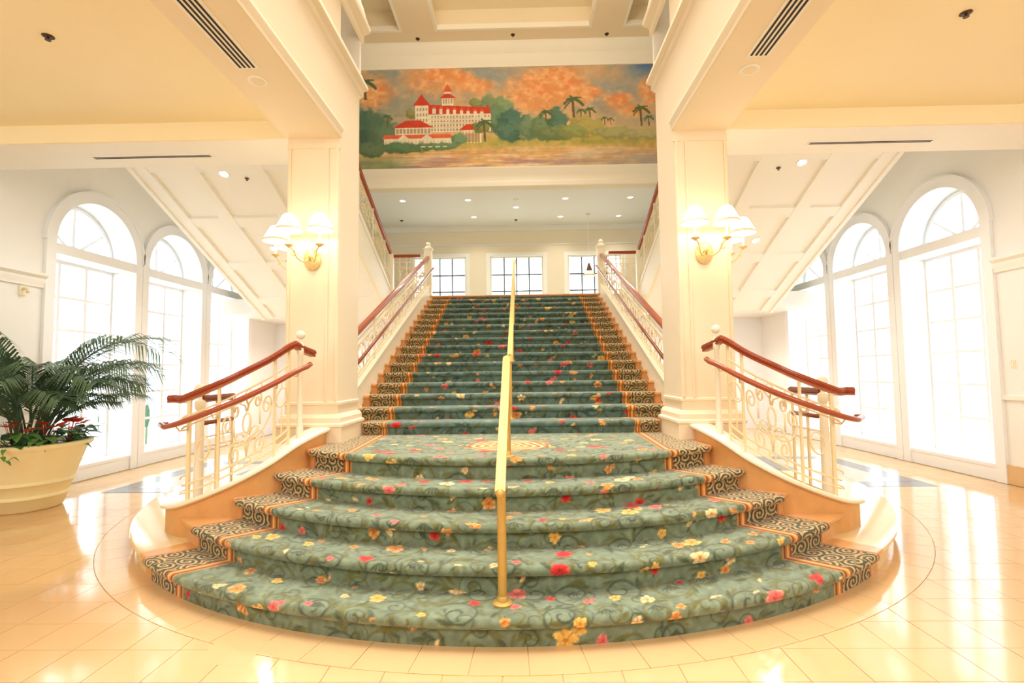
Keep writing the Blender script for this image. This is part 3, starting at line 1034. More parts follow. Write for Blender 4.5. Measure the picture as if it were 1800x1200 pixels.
def spiral(cx, cy, r0, r1, a0, turns, n=28):
    return [(cx + (r0 + (r1 - r0) * t) * cos(a0 + 2 * pi * turns * t), cy + (r0 + (r1 - r0) * t) * sin(a0 + 2 * pi * turns * t)) for t in [k / (n - 1) for k in range(n)]]


def oval(cx, cy, a, b, n=20):
    return [(cx + a * cos(2 * pi * k / n), cy + b * sin(2 * pi * k / n)) for k in range(n)]


def motif():
    """scrollwork of one panel; coordinates: a across (-1..1), b up (0..1)"""
    M_ = []
    add = lambda pts, closed=False: M_.append((pts, closed))
    add(oval(0, 0.60, 0.15, 0.17), True)
    add([(0, 0.0), (0, 0.43)])
    for s in (-1, 1):
        # lower curls springing from the stem
        add([(s * 0.06 * 0 , 0.06), (s * 0.06, 0.20), (s * 0.2, 0.30)] + [(s * x, y) for x, y in spiral(0.46, 0.12, 0.25, 0.04, 2.2, -1.55)])
        # outer heart arcs ending in curls
        add([(0, 0.28)] + [(s * x, y) for x, y in ((0.35, 0.26), (0.66, 0.34), (0.88, 0.50), (0.95, 0.68))] + [(s * x, y) for x, y in spiral(0.76, 0.72, 0.18, 0.04, -0.2, 1.35)])
        # upper arcs from the oval
        add([(s * 0.02, 0.80), (s * 0.07, 0.92), (s * 0.24, 0.98)] + [(s * x, y) for x, y in spiral(0.42, 0.90, 0.15, 0.035, 1.9, -1.4)])
        add([(s * 0.5, 0.45), (s * 0.5, 0.76)])
        add([(s * 0.08, 0.36), (s * 0.20, 0.46), (s * 0.36, 0.47), (s * 0.46, 0.40), (s * 0.30, 0.33), (s * 0.08, 0.30)])
    return M_


MOTIF = motif()


def ball(mb, c, r):
    return mb.lathe([(0.001, -r)] + [(r * cos(a), r * sin(a)) for a in [radians(d) for d in range(-75, 90, 15)]] + [(0.001, r)], c, 14)


for sgn, nm in SIDES:
    t = thing('balustrade', 'curved cream iron balustrade with cherry wood rails beside the %s end of the lowest steps' % ('left' if sgn < 0 else 'right'), 'balustrade', tuple(kwall(400, 0.06, sgn)) , 'curved stair balustrades')
    K = lambda u, h, off=0.065: kwall(u, off, sgn) + Vector((0, 0, h))
    # upper wooden rail, swept over the wall line and turned in to the column
    path = [K(283, 0.995), K(294, 0.985)] + [K(u, 0.96) for u in range(305, 512, 8)] + [K(520, 0.955), K(528, 0.915), K(540, 0.86), K(556, 0.80)]
    path = [(p.x, p.y, p.z) for p in path]
    # easing at the foot: level out
    path[0] = (path[0][0], path[0][1], path[1][2] - 0.002)
    part_at(MB().sweep(path, RAIL), 'handrail', 'wood', t, autosmooth=20)
    path = [K(276, 0.765, -0.05), K(290, 0.755, -0.06)] + [K(u, 0.72 + 0.0 * u, -0.075) for u in range(302, 530, 8)] + [K(534, 0.73, -0.06)]
    path[0].z = path[1].z - 0.003
    part_at(MB().tube(path, 0.026, 10), 'lower_handrail', 'wood', t, smooth=True)
    mb = MB()
    for u in (318, 375, 432, 482, 515):
        mb.tube([K(u, 0.66, 0.06), K(u, 0.655, -0.03), K(u, 0.70, -0.07)], 0.007, 6)
    part_at(mb, 'rail_bracket', 'antique', t)
    for u, w in ((318, 0.030), (375, 0.022), (482, 0.022), (510, 0.022)):
        a = K(u, 0.0); part_at(MB().box(a.x - w / 2, a.x + w / 2, a.y - w / 2, a.y + w / 2, a.z - 0.01, a.z + 0.945), 'post', 'iron', t)
    for h in (0.075, 0.15, 0.70, 0.79):
        part_at(MB().tube([K(u, h) for u in range(306, 513, 6)], 0.0095, 6), 'rail_bar', 'iron', t)
    # scroll panel between the posts
    u0, uw = 429, 50
    for pts, cl in MOTIF:
        pp = [K(u0 + a * uw, 0.16 + b * 0.53) for a, b in pts]
        part_at(MB().tube(pp, 0.0098, 6, closed=cl), 'scroll', 'iron', t, smooth=True)
    for u in (431,):
        part_at(MB().tube([K(u + a, 0.113 + b) for a, b in oval(0, 0, 6.2, 0.036, 16)], 0.007, 6, closed=True), 'ring', 'iron', t, smooth=True)
        part_at(MB().tube([K(u + a, 0.745 + b) for a, b in oval(0, 0, 6.2, 0.036, 16)], 0.007, 6, closed=True), 'ring', 'iron', t, smooth=True)
    for u in (403, 457):
        for a, b in ((0.075, 0.15), (0.70, 0.79)):
            part_at(MB().tube([K(u, a), K(u, b)], 0.007, 6), 'stub', 'iron', t)
    part_at(MB().tube([K(496 + a, 0.52 + b) for a, b in oval(0, 0, 11, 0.085, 20)], 0.0085, 6, closed=True), 'ring', 'iron', t, smooth=True)
    part_at(MB().tube([K(496, 0.15), K(496, 0.435)], 0.008, 6), 'stub', 'iron', t)
    part_at(MB().tube([K(496, 0.605), K(496, 0.70)], 0.008, 6), 'stub', 'iron', t)
    part_at(MB().tube([K(346 + a, 0.42 + b) for a, b in oval(0, 0, 13, 0.10, 20)], 0.0085, 6, closed=True), 'ring', 'iron', t, smooth=True)
    # foot scroll of the front post
    for h in (0.10, 0.24, 0.70, 0.80):
        part_at(MB().tube([K(318, h), K(309, h), K(303, h - 0.012), K(302, h - 0.03)], 0.008, 6), 'foot_scroll', 'iron', t)
    # end newel beside the column, slender, with ball
    p = K(533, 0, 0.06)
    mb = MB().lathe([(0.035, p.z - 0.02), (0.035, p.z + 0.1), (0.026, p.z + 0.13), (0.024, p.z + 0.82), (0.034, p.z + 0.84), (0.034, p.z + 0.93), (0.02, p.z + 0.95), (0.012, p.z + 0.985)], (p.x, p.y, 0), 12)
    o = part_at(mb, 'newel_post', 'cream', t, autosmooth=40)
    part_at(ball(MB(), (p.x, p.y, p.z + 1.03), 0.045), 'ball_finial', 'cream', o, smooth=True)
    part_at(MB().box(min(p.x, p.x - sgn * 0.0) - 0.06, p.x + 0.06, p.y - 0.02, 5.62, p.z - 0.06, p.z + 0.86).build('x', 'cream') and MB().box(p.x - 0.05, p.x + 0.05, p.y + 0.03, 5.6, p.z - 0.05, p.z + 0.86), 'end_pilaster', 'cream', t) if False else None
    # outer return: tapered newel with ball, two short level rails running back
    q = Vector((sgn * 3.22, 5.32, 0.184))
    mb = MB().lathe([(0.060, 0), (0.060, 0.10), (0.048, 0.13), (0.040, 1.05), (0.03, 1.12), (0.05, 1.15), (0.05, 1.22), (0.02, 1.24), (0.016, 1.29)], tuple(q), 14)
    o = part_at(mb, 'newel_post', 'cream', t, autosmooth=40)
    part_at(ball(MB(), (q.x, q.y, q.z + 1.345), 0.058), 'ball_finial', 'cream', o, smooth=True)
    part_at(MB().sweep([(q.x, q.y + 0.03, 1.42), (q.x, q.y + 0.6, 1.42)], RAIL), 'return_rail', 'wood2', t, autosmooth=35)
    part_at(MB().tube([(q.x, q.y + 0.05, 1.17), (q.x, q.y + 0.6, 1.17)], 0.024, 8), 'return_rail', 'wood2', t, smooth=True)
    mb = MB()
    for h in (0.32, 0.42, 0.92, 1.02, 1.30):
        mb.bar((q.x, q.y, h), (q.x, q.y + 0.6, h), 0.016, 0.016)
    for d in (0.3, 0.6):
        mb.box(q.x - 0.011, q.x + 0.011, q.y + d - 0.011, q.y + d + 0.011, 0.184, 1.40)
    part_at(mb, 'return_panel', 'iron', t)

# straight balustrades of the main flight
nose = lambda y: Z5 + RM + (y - (Y6 - 0.035)) / TM * RM
for sgn, nm in SIDES:
    X = sgn * 2.07
    t = thing('balustrade', 'straight cream iron balustrade climbing the %s side of the main flight' % nm, 'balustrade', (X, 6.4, Z5 + 0.3), 'main flight balustrades')
    ya, yb = 6.33, YL + 0.02
    part_at(MB().prism([(ya, nose(ya) - 0.10), (yb, nose(yb) - 0.10), (yb, nose(yb) + 0.20), (ya, nose(ya) + 0.20)], X - 0.05, X + 0.05, 'x'), 'stringer', 'cream', t)
    part_at(MB().prism([(ya, nose(ya) + 0.20), (yb, nose(yb) + 0.20), (yb, nose(yb) + 0.235), (ya, nose(ya) + 0.235)], X - 0.065, X + 0.065, 'x'), 'stringer_cap', 'cream', t)
    part_at(MB().sweep([(X, y, nose(y) + 0.90) for y in (ya, 8, 10, yb - 0.05)] + [(X, yb + 0.1, nose(yb) + 0.93)], RAIL), 'handrail', 'wood', t, autosmooth=20)
    xi = X - sgn * 0.10
    part_at(MB().tube([(xi, y, nose(y) + 0.60) for y in (ya, 8, 10, yb + 0.2)], 0.022, 8), 'lower_handrail', 'wood2', t, smooth=True)
    mb = MB()
    for k in range(6):
        y = 6.8 + k * 1.03; mb.tube([(X, y, nose(y) + 0.52), (xi, y, nose(y) + 0.52), (xi, y, nose(y) + 0.59)], 0.007, 6)
    part_at(mb, 'rail_bracket', 'antique', t)
    for k in range(6):
        y = 6.62 + k * 1.03
        part_at(MB().box(X - 0.014, X + 0.014, y - 0.014, y + 0.014, nose(y) + 0.2, nose(y) + 0.88), 'post', 'cream', t)
        if k < 5:
            for pts, cl in MOTIF:
                pp = []
                for a, b in pts:
                    yy = y + 0.515 + a * 0.46; pp.append((X, yy, nose(yy) + 0.34 + b * 0.36))
                part_at(MB().tube(pp, 0.008, 4, closed=cl), 'scroll', 'iron', t, smooth=True)
    for h in (0.27, 0.33, 0.71, 0.79):
        part_at(MB().bar((X, ya, nose(ya) + h), (X, yb, nose(yb) + h), 0.016, 0.016), 'rail_bar', 'iron', t)
    # head newel on the landing
    mb = MB().box(X - 0.09, X + 0.09, yb - 0.06, yb + 0.12, ZL - 0.3, ZL + 1.12).box(X - 0.11, X + 0.11, yb - 0.08, yb + 0.14, ZL + 1.12, ZL + 1.16)
    o = part_at(mb, 'newel_post', 'cream', t)
    part_at(MB().lathe([(0.10, ZL + 1.16), (0.07, ZL + 1.2), (0.05, ZL + 1.21), (0.06, ZL + 1.26), (0.03, ZL + 1.31), (0.002, ZL + 1.32)], (X, yb + 0.03, 0), 12), 'newel_cap', 'cream', o, autosmooth=40)

# short level balustrades across the landing edge
for sgn, nm in SIDES:
    t = thing('balustrade', 'short level cream balustrade at the %s landing edge with cherry handrail' % nm, 'balustrade', (sgn * 2.55, YL + 0.05, ZL), 'landing edge balustrades')
    a, b = sgn * 2.26, sgn * 2.93
    part_at(MB().sweep([(a, YL + 0.06, ZL + 0.98), (b, YL + 0.06, ZL + 0.98)], RAIL), 'handrail', 'wood', t, autosmooth=20)
    for h in (0.1, 0.2, 0.72, 0.84):
        part_at(MB().bar((a, YL + 0.06, ZL + h), (b, YL + 0.06, ZL + h), 0.016, 0.016), 'rail_bar', 'iron', t)
    for k in range(5):
        x = a + (b - a) * k / 4
        part_at(MB().box(x - 0.01, x + 0.01, YL + 0.05, YL + 0.07, ZL, ZL + 0.95), 'baluster', 'iron', t)
    for pts, cl in MOTIF:
        part_at(MB().tube([((a + b) / 2 + q * 0.28, YL + 0.06, ZL + 0.22 + w * 0.48) for q, w in pts], 0.008, 4, closed=cl), 'scroll', 'iron', t, smooth=True)

# side flights rising back from the landing, seen from below
SLP = 0.455
top = lambda y: ZL + SLP * (YL - y)
sof = lambda y: 3.07 + SLP * (YL - y)
for sgn, nm in SIDES:
    t = thing('side_staircase', 'upper stair flight with white panelled underside sloping over the %s windows' % nm, 'staircase', (sgn * 4.5, YL, ZL), 'upper side flights')
    xi, xo = sgn * 2.97, sgn * 6.0
    y0 = 6.42
    poly = [(YL, sof(YL)), (y0, sof(y0))]
    n = 16
    ty = (YL - y0) / n
    zt = top(y0)
    poly += [(y0, zt)]
    for k in range(n):
        y = y0 + ty * (k + 1)
        poly += [(y, zt), (y, zt - SLP * ty)]; zt -= SLP * ty
    part_at(MB().prism(poly, xi + sgn * 0.05, xo - sgn * 0.0, 'x'), 'flight', 'soffit', t)
    for x in (xi + sgn * 0.12, sgn * 4.03, sgn * 5.09, xo - sgn * 0.12):
        part_at(MB().prism([(YL, sof(YL) - 0.05), (y0, sof(y0) - 0.05), (y0, sof(y0) + 0.01), (YL, sof(YL) + 0.01)], x - 0.12, x + 0.12, 'x'), 'rib', 'soffit', t)
    for y in (6.6, 7.8, 9.0, 10.2, 11.4):
        part_at(MB().prism([(y - 0.11, sof(y - 0.11) - 0.045), (y + 0.11, sof(y + 0.11) - 0.045), (y + 0.11, sof(y + 0.11) + 0.01), (y - 0.11, sof(y - 0.11) + 0.01)], xi + sgn * 0.24, xo - sgn * 0.24, 'x'), 'cross_rib', 'soffit', t)
    part_at(MB().prism([(YL, sof(YL) - 0.08), (y0, sof(y0) - 0.08), (y0, top(y0) + 0.24), (YL, top(YL) + 0.24)], xo - sgn * 0.02, xo + sgn * 0.05, 'x'), 'outer_stringer', 'soffit', t)
    part_at(MB().prism([(YL, sof(YL) - 0.08), (y0, sof(y0) - 0.08), (y0, top(y0) + 0.24), (YL, top(YL) + 0.24)], xi - sgn * 0.02, xi + sgn * 0.05, 'x'), 'inner_stringer', 'cream', t)
    part_at(MB().prism([(YL, top(YL) + 0.1), (y0, top(y0) + 0.1), (y0, top(y0) + 0.13), (YL, top(YL) + 0.13)], xi - sgn * 0.035, xi + sgn * 0.02, 'x'), 'stringer_bead', 'white', t)
    t2 = thing('balustrade', 'raking balustrade of the upper flight at the %s with cherry handrail' % nm, 'balustrade', (xi, YL, ZL + 0.3), 'upper flight balustrades')
    part_at(MB().sweep([(xi, y, top(y) + 1.04) for y in (YL - 0.02, 10, 8, y0)], RAIL), 'handrail', 'wood', t2, autosmooth=20)
    for h in (0.32, 0.42, 0.84, 0.92):
        part_at(MB().bar((xi, YL, top(YL) + h), (xi, y0, top(y0) + h), 0.016, 0.016), 'rail_bar', 'iron', t2)
    part_at(MB().box(xi - 0.07, xi + 0.07, YL - 0.05, YL + 0.09, ZL - 0.3, ZL + 1.02), 'newel_post', 'cream', t2)
    for k in range(6):
        y = YL - 0.5 - k * 0.95
        part_at(MB().box(xi - 0.012, xi + 0.012, y - 0.012, y + 0.012, top(y) + 0.2, top(y) + 1.02), 'post', 'cream', t2)
        if k < 4:
            for pts, cl in MOTIF:
                pp = []
                for a, b in pts:
                    yy = y - 0.475 + a * 0.42; pp.append((xi, yy, top(yy) + 0.43 + b * 0.40))
                part_at(MB().tube(pp, 0.009, 4, closed=cl), 'scroll', 'iron', t2, smooth=True)

# ------------------------------------------------------------------ brass centre rails
t = thing('brass_handrail', 'brass centre handrail on two posts over the curved lower steps', 'handrail', (0.005, 3.42, RL), 'brass centre handrails')
px = 0.005
FLAT = [(0.028, -0.016), (0.034, 0.0), (0.031, 0.008), (0.022, 0.008), (0.020, 0.014), (0.010, 0.014), (0.008, 0.020), (-0.008, 0.020), (-0.010, 0.014), (-0.020, 0.014), (-0.022, 0.008), (-0.031, 0.008), (-0.034, 0.0), (-0.028, -0.016)]
p1 = (px, 3.37, RL); p2 = (0.012, 4.56, Z5)
for p, h in ((p1, 0.80), (p2, 0.80)):
    o = part_at(MB().lathe([(0.030, 0), (0.029, h)], p, 14), 'post', 'brass', t, autosmooth=40)
    part_at(MB().lathe([(0.066, 0.004), (0.066, 0.012), (0.052, 0.02), (0.038, 0.024), (0.034, 0.05), (0.030, 0.055)], p, 16), 'flange', 'brass', o, autosmooth=40)
pth = [(px, 3.19, 0.93), (px, 3.23, 0.95), (px, 3.29, 0.99), (px, 3.37, 1.043), (0.01, 4.0, 1.43), (0.012, 4.56, 1.775), (0.012, 4.64, 1.80)]
part_at(MB().sweep(pth, FLAT), 'rail', 'brass', t, autosmooth=20)
part_at(MB().lathe([(0.001, -0.03), (0.022, -0.02), (0.028, 0.0), (0.022, 0.02), (0.001, 0.03)], (px, 3.19, 0.92), 12), 'end_knuckle', 'brass', t, smooth=True)
part_at(MB().bar((px, 3.37, 0.96), (px, 3.345, 1.02), 0.03, 0.03), 'rail_bracket', 'brass', t)

t = thing('brass_handrail', 'long brass centre handrail climbing the straight main flight to the landing', 'handrail', (0, Y6 + 0.2, Z5 + RM), 'brass centre handrails')
pth = [(0, 6.44, 1.80), (0, 6.47, 1.88), (0, 6.52, 1.92), (0, 9.0, 2.975), (0, 12.3, 4.40), (0, 12.9, 4.44)]
part_at(MB().sweep(pth, FLAT), 'rail', 'brass', t, autosmooth=20)
for k, top_ in ((1, 1.92), (6, 0), (11, 0), (16, 0)):
    y = Y6 + (k - 1) * TM + 0.2; z = Z5 + k * RM
    zt = 1.90 + (y - 6.48) * 0.425
    o = part_at(MB().lathe([(0.022, 0), (0.0215, zt - z)], (0, y, z), 12), 'post', 'brass', t, autosmooth=40)
    part_at(MB().lathe([(0.05, 0.004), (0.05, 0.012), (0.03, 0.022), (0.022, 0.05)], (0, y, z), 14), 'flange', 'brass', o, autosmooth=40)
part_at(MB().lathe([(0.001, -0.03), (0.024, -0.02), (0.028, 0.0), (0.024, 0.02), (0.001, 0.03)], (0, 6.44, 1.80), 12), 'end_knuckle', 'brass', t, smooth=True)

# ------------------------------------------------------------------ mural
MX0, MX1, MZ0, MZ1 = -3.85, 3.75, 6.45, 8.86


def paint_mural():
    nx, nz = 640, 204
    X, Zr = np.meshgrid(np.linspace(MX0, MX1, nx), np.linspace(0, 1, nz))   # Zr: 0 top .. 1 bottom
    U = (X + 3.52) / 6.85
    V = Zr

    def fbm(sx, sy, oct_=4, seed=0):
        out = np.zeros_like(U); amp = 1.0; tot = 0
        for o_ in range(oct_):
            gx, gy = int(sx * 2 ** o_) + 2, int(sy * 2 ** o_) + 2
            g = np.random.default_rng(seed + o_).random((gy + 2, gx + 2))
            a = (X - MX0) / (MX1 - MX0) * gx; b = V * gy
            i, j = b.astype(int), a.astype(int); fi, fj = b - i, a - j
            fi = fi * fi * (3 - 2 * fi); fj = fj * fj * (3 - 2 * fj)
            out += amp * ((g[i, j] * (1 - fj) + g[i, j + 1] * fj) * (1 - fi) + (g[i + 1, j] * (1 - fj) + g[i + 1, j + 1] * fj) * fi)
            tot += amp; amp *= 0.55
        return out / tot
    n1, n2, n3 = fbm(7, 3, 4, 1), fbm(16, 6, 4, 20), fbm(60, 24, 3, 50)
    C = np.empty(U.shape + (3,)); C[:] = (206, 164, 120)

    def mixc(mask, c, op=1.0):
        nonlocal C
        k = np.clip(mask, 0, 1)[..., None] * op
        C = C * (1 - k) + srgb(c) * k
    sm = lambda a, b, x: np.clip((x - a) / (b - a), 0, 1)
    mixc(sm(.5, .62, n1), (150, 148, 128), .9)
    blue = lambda u, v, a, b: np.exp(-((U - u) / a) ** 2 - ((V - v) / b) ** 2)
    for u, v, a, b in ((.41, .02, .05, .10), (.10, .17, .03, .15), (.95, .05, .06, .16), (.5, .1, .06, .12), (.8, .25, .10, .10), (.9, .3, .06, .1)):
        mixc(blue(u, v, a, b) * (0.6 + n2), (116, 144, 152), .62)
    mixc(blue(.98, .0, .05, .10), (52, 96, 160), .8)
    for u, v, a, b in ((.05, .25, .05, .14), (.25, .10, .08, .14), (.33, .12, .05, .10), (.41, .18, .06, .07), (.65, .14, .09, .12), (.60, .28, .11, .13), (.70, .22, .06, .12), (.785, .29, .04, .08), (.87, .36, .05, .09), (.93, .46, .06, .05), (.985, .28, .03, .12)):
        d = ((U - u) / (a * 1.2)) ** 2 + ((V - v) / (b * 1.2)) ** 2
        k = sm(1.4, 0.1, d + (n2 - .5) * 2.0)
        mixc(k, (236, 150, 88), .9)
        mixc(sm(0.7, 0.0, ((U - u - a * .3) / (a * .8)) ** 2 + ((V - v + b * .4) / (b * .8)) ** 2 + (n3 - .5) * 1.5) * k, (246, 128, 70), .62)
        mixc(sm(.45, .8, n3) * k, (246, 196, 138), .6)
    mixc(sm(.42, .60, V) * 0.75, (222, 176, 120), .7)
    # land
    mixc(sm(.64, .72, V + (n2 - .5) * .12), (176, 160, 76))
    mixc(sm(.70, .80, V) * sm(.45, .6, n2), (150, 150, 70), .8)
    mixc(sm(.76, .84, V + (n3 - .5) * .06), (224, 170, 104), .9)
    st_ = fbm(9, 60, 3, 90)
    mixc(sm(.78, .86, V) * sm(.5, .62, st_), (232, 206, 166), .8)
    mixc(sm(.80, .9, V) * sm(.52, .66, fbm(12, 50, 3, 120)), (206, 130, 96), .8)
    mixc(sm(.86, .97, V) * sm(.5, .65, fbm(10, 40, 3, 150)), (150, 126, 150), .75)
    mixc(sm(.8, .95, V) * sm(.6, .9, U), (170, 168, 150), .6)
    mixc(sm(.84, .93, V) * sm(.2, .08, U), (110, 136, 92), .8)

    def tree(u, v, a, b, c, op=1.0, sd=0):
        d = ((U - u) / a) ** 2 + ((V - v) / b) ** 2 + (n3 - .5) * 1.6
        mixc(sm(1.25, .75, d), c, op)
        mixc(sm(.9, .2, ((U - u - .2 * a) / a) ** 2 + ((V - v + .3 * b) / b) ** 2 + (n3 - .5) * 2.5), tuple(min(255, x * 1.35 + 16) for x in c), .45)
    for q in ((.02, .62, .08, .20, (62, 88, 70)), (.07, .68, .05, .13, (76, 100, 74)), (-.03, .6, .05, .22, (56, 82, 66)),
              (.43, .42, .035, .14, (96, 118, 78)), (.485, .42, .035, .13, (104, 128, 88)), (.46, .52, .05, .14, (84, 112, 80)),
              (.52, .58, .055, .15, (58, 92, 78)), (.49, .65, .04, .10, (66, 98, 78)), (.57, .62, .04, .11, (92, 116, 84)), (.62, .62, .05, .12, (88, 112, 76)),
              (.67, .56, .035, .13, (66, 98, 78)), (.66, .67, .06, .07, (96, 112, 70)), (.76, .62, .06, .12, (150, 138, 70)), (.72, .66, .05, .07, (120, 128, 70)),
              (.86, .68, .08, .06, (140, 138, 84)), (.95, .70, .07, .05, (150, 142, 92)), (.39, .36, .02, .06, (110, 120, 70)), (.165, .45, .015, .05, (120, 116, 64))):
        tree(*q)

    def rect(u0, u1, v0, v1, c, op=1.0):
        mixc(((U >= u0) & (U <= u1) & (V >= v0) & (V <= v1)).astype(float), c, op)

    def tri(u0, u1, vb, vt, c, flat=0.0):
        uc = (u0 + u1) / 2; hw = (u1 - u0) / 2
        t_ = (vb - V) / (vb - vt)
        mixc(((t_ >= 0) & (t_ <= 1) & (np.abs(U - uc) <= hw * (1 - t_ * (1 - flat)))).astype(float), c)
    CR, CR2, RED, RED2, SH = (240, 226, 196), (214, 190, 156), (206, 58, 38), (226, 92, 58), (150, 112, 84)
    rect(.225, .44, .46, .64, CR)
    for r in range(4):
        v = .475 + r * .043
        for k in range(19):
            u = .235 + k * .0108; rect(u, u + .0058, v, v + .022, SH, .75)
    for v in (.50, .545, .59): rect(.225, .44, v, v + .008, CR2, .8)
    sl = .46 - 0
    mixc(((U > .225) & (U < .43) & (V < .455) & (V > .36 + (U - .225) * .18)).astype(float), RED)
    for k in range(8):
        u = .24 + k * .0235; v = .40 + k * .006
        rect(u, u + .011, v, v + .05, CR); tri(u - .002, u + .013, v, v - .03, RED2)
    rect(.18, .226, .36, .63, CR)
    for r in range(4):
        for k in range(4): rect(.185 + k * .0105, .191 + k * .0105, .39 + r * .055, .42 + r * .055, SH, .75)
    tri(.172, .232, .365, .25, RED); tri(.415, .443, .46, .36, RED)
    rect(.272, .312, .29, .37, CR); tri(.262, .322, .30, .235, RED); rect(.280, .304, .225, .255, CR); tri(.276, .308, .235, .15, RED2)
    for k in range(4): rect(.276 + k * .009, .281 + k * .009, .305, .35, SH, .7)
    # round pavilion and low wing
    rect(.11, .235, .585, .665, CR)
    for k in range(10): rect(.114 + k * .0122, .122 + k * .0122, .60, .65, SH, .7)
    tri(.10, .245, .59, .515, RED, .35)
    rect(.072, .305, .69, .755, CR)
    for k in range(18): rect(.078 + k * .0127, .083 + k * .0127, .715, .75, CR2, .8)
    tri(.065, .31, .695, .66, RED2, .93); tri(.12, .16, .70, .655, CR); tri(.20, .24, .70, .655, CR)
    tri(.33, .41, .625, .565, RED, .4); rect(.345, .405, .625, .64, CR)
    for k in range(6): rect(.348 + k * .011, .352 + k * .011, .64, .75, CR)
    rect(.35, .40, .66, .74, SH, .55)
    for q in ((.33, .71, .025, .07, (92, 122, 84)), (.41, .60, .03, .06, (110, 116, 60)), (.12, .79, .12, .05, (70, 100, 68)), (.03, .80, .06, .07, (74, 96, 66)), (.25, .78, .08, .035, (84, 112, 74))):
        tree(*q)
    for k in range(4): rect(.20 + k * .025, .215 + k * .025, .775, .787, (244, 236, 220))

    def palm(u, vt, vb, s):
        ar = 1.0 / 2.85
        mixc(((np.abs(U - u - (V - vb) * .02) < .0035 * s * 1.3) & (V > vt) & (V < vb)).astype(float), (104, 86, 56))
        for k in range(11):
            a = radians(200 + k * 14 - 70 + 10); a = pi * (k / 10) * 1.25 - pi * .125
            for q in np.linspace(0, 1, 18):
                x = u + cos(a) * .034 * s * q; y = vt - sin(a) * .030 * s * q * 2.6 + .035 * s * q * q * (1 + .6 * (k % 3))
                d = ((U - x) / (.0030 * s)) ** 2 + ((V - y) / (.0075 * s)) ** 2
                mixc(sm(1.2, .6, d), (70, 96, 62), .9)
    for q in ((.725, .34, .52, 1.0), (.955, .44, .62, .85), (.78, .44, .52, .6), (.75, .45, .52, .5), (.63, .46, .56, .7), (.83, .53, .60, .4), (.85, .54, .60, .35), (.98, .53, .62, .5), (.008, .12, .30, 1.1), (.42, .55, .74, .9), (.085, .47, .58, .5)):
        palm(*q)
    C = 255 * (np.clip(C, 0, 255) / 255) ** 0.8 * (0.93 + 0.14 * n3[..., None])
    Z = MZ1 - V * (MZ1 - MZ0)
    Pp = np.stack([X, np.full(X.shape, HY - 0.022), Z], -1)
    return Pp, C


P_, C_ = paint_mural()
mu = thing('mural', 'wide landscape mural of a red roofed seaside hotel under orange clouds', 'painting', (0, HY - 0.02, MZ0))
o = grid_mesh('painted_canvas', P_[::-1], C_[::-1], 'mural', mu)
part_at(MB().box(MX0, MX1, HY - 0.02, HY - 0.001, MZ0, MZ1), 'panel_board', 'tan', mu)

# ------------------------------------------------------------------ wall sconces
def lathe_shell(mb, prof, c, n=20):
    rings = [[(c[0] + r * cos(2 * pi * k / n), c[1] + r * sin(2 * pi * k / n), c[2] + z) for k in range(n)] for r, z in prof]
    return mb.loft(rings, cap=False)


def sconce(c, out, lat, label):
    """c: centre of the back plate on the wall; out/lat: unit vectors away from and along the wall"""
    c = Vector(c); out = Vector(out); lat = Vector(lat); up = Vector((0, 0, 1))
    t = thing('wall_sconce', label, 'wall lamp', tuple(c), 'two armed candle sconces on the columns')
    W = lambda a, b, h: c + lat * a + out * b + up * h
    mb = MB(); rings = []
    for s, d in ((1.0, 0.0), (1.0, 0.012), (0.8, 0.024), (0.5, 0.034), (0.15, 0.04)):
        rings.append([W(0.095 * s * cos(2 * pi * k / 18), d, 0.125 * s * sin(2 * pi * k / 18)) for k in range(18)])
    mb.loft(rings); part_at(mb, 'back_plate', 'antique', t, autosmooth=40)
    part_at(MB().tube([W(0, 0.03, 0), W(0, 0.07, 0.01), W(0, 0.09, 0.03)], [0.03, 0.022, 0.012], 10), 'boss', 'antique', t, smooth=True)
    for s in (-1, 1):
        a = [W(0, 0.05, 0.0), W(s * 0.05, 0.10, -0.05), W(s * 0.10, 0.16, -0.02), W(s * 0.13, 0.2, 0.06), W(s * 0.168, 0.22, 0.10)]
        pts = [Vector(p) for p in smoothpath([tuple(q) for q in a], 18)]
        part_at(MB().tube(pts, 0.0075, 7), 'arm', 'antique', t, smooth=True)
        sp = [W(s * (0.135 + 0.04 * (1 - q) * cos(5.5 * q + 2)), 0.2, 0.02 + 0.04 * (1 - q) * sin(5.5 * q + 2)) for q in [k / 16 for k in range(16)]]
        part_at(MB().tube(sp, 0.005, 6), 'arm_scroll', 'antique', t, smooth=True)
        p = W(s * 0.168, 0.22, 0.10)
        part_at(MB().lathe([(0.006, -0.02), (0.02, -0.008), (0.045, 0.006), (0.047, 0.012), (0.012, 0.014)], tuple(p), 14), 'drip_pan', 'antique', t, autosmooth=40)
        part_at(MB().lathe([(0.012, 0.012), (0.012, 0.13), (0.004, 0.135)], tuple(p), 10), 'candle', 'cream', t)
        part_at(MB().lathe([(0.004, 0.135), (0.014, 0.16), (0.010, 0.185), (0.001, 0.20)], tuple(p), 10), 'bulb', 'flame', t, smooth=True)
        sh = lathe_shell(MB(), [(0.142, 0.165), (0.138, 0.185), (0.105, 0.25), (0.068, 0.325), (0.048, 0.345), (0.046, 0.342), (0.066, 0.32), (0.103, 0.245), (0.136, 0.182), (0.140, 0.165)], tuple(p))
        o = part_at(sh, 'lamp_shade', 'shade', t, smooth=True)
        part_at(lathe_shell(MB(), [(0.143, 0.163), (0.146, 0.166), (0.141, 0.192), (0.137, 0.187)], tuple(p)), 'shade_trim', 'cream', o, smooth=True)
        li = light('sconce_light', 'POINT', tuple(W(s * 0.168, 0.24, 0.30)), 1.3, (1, 0.88, 0.68), 0.05)
        li.parent = t; li.location = li.location - t.location


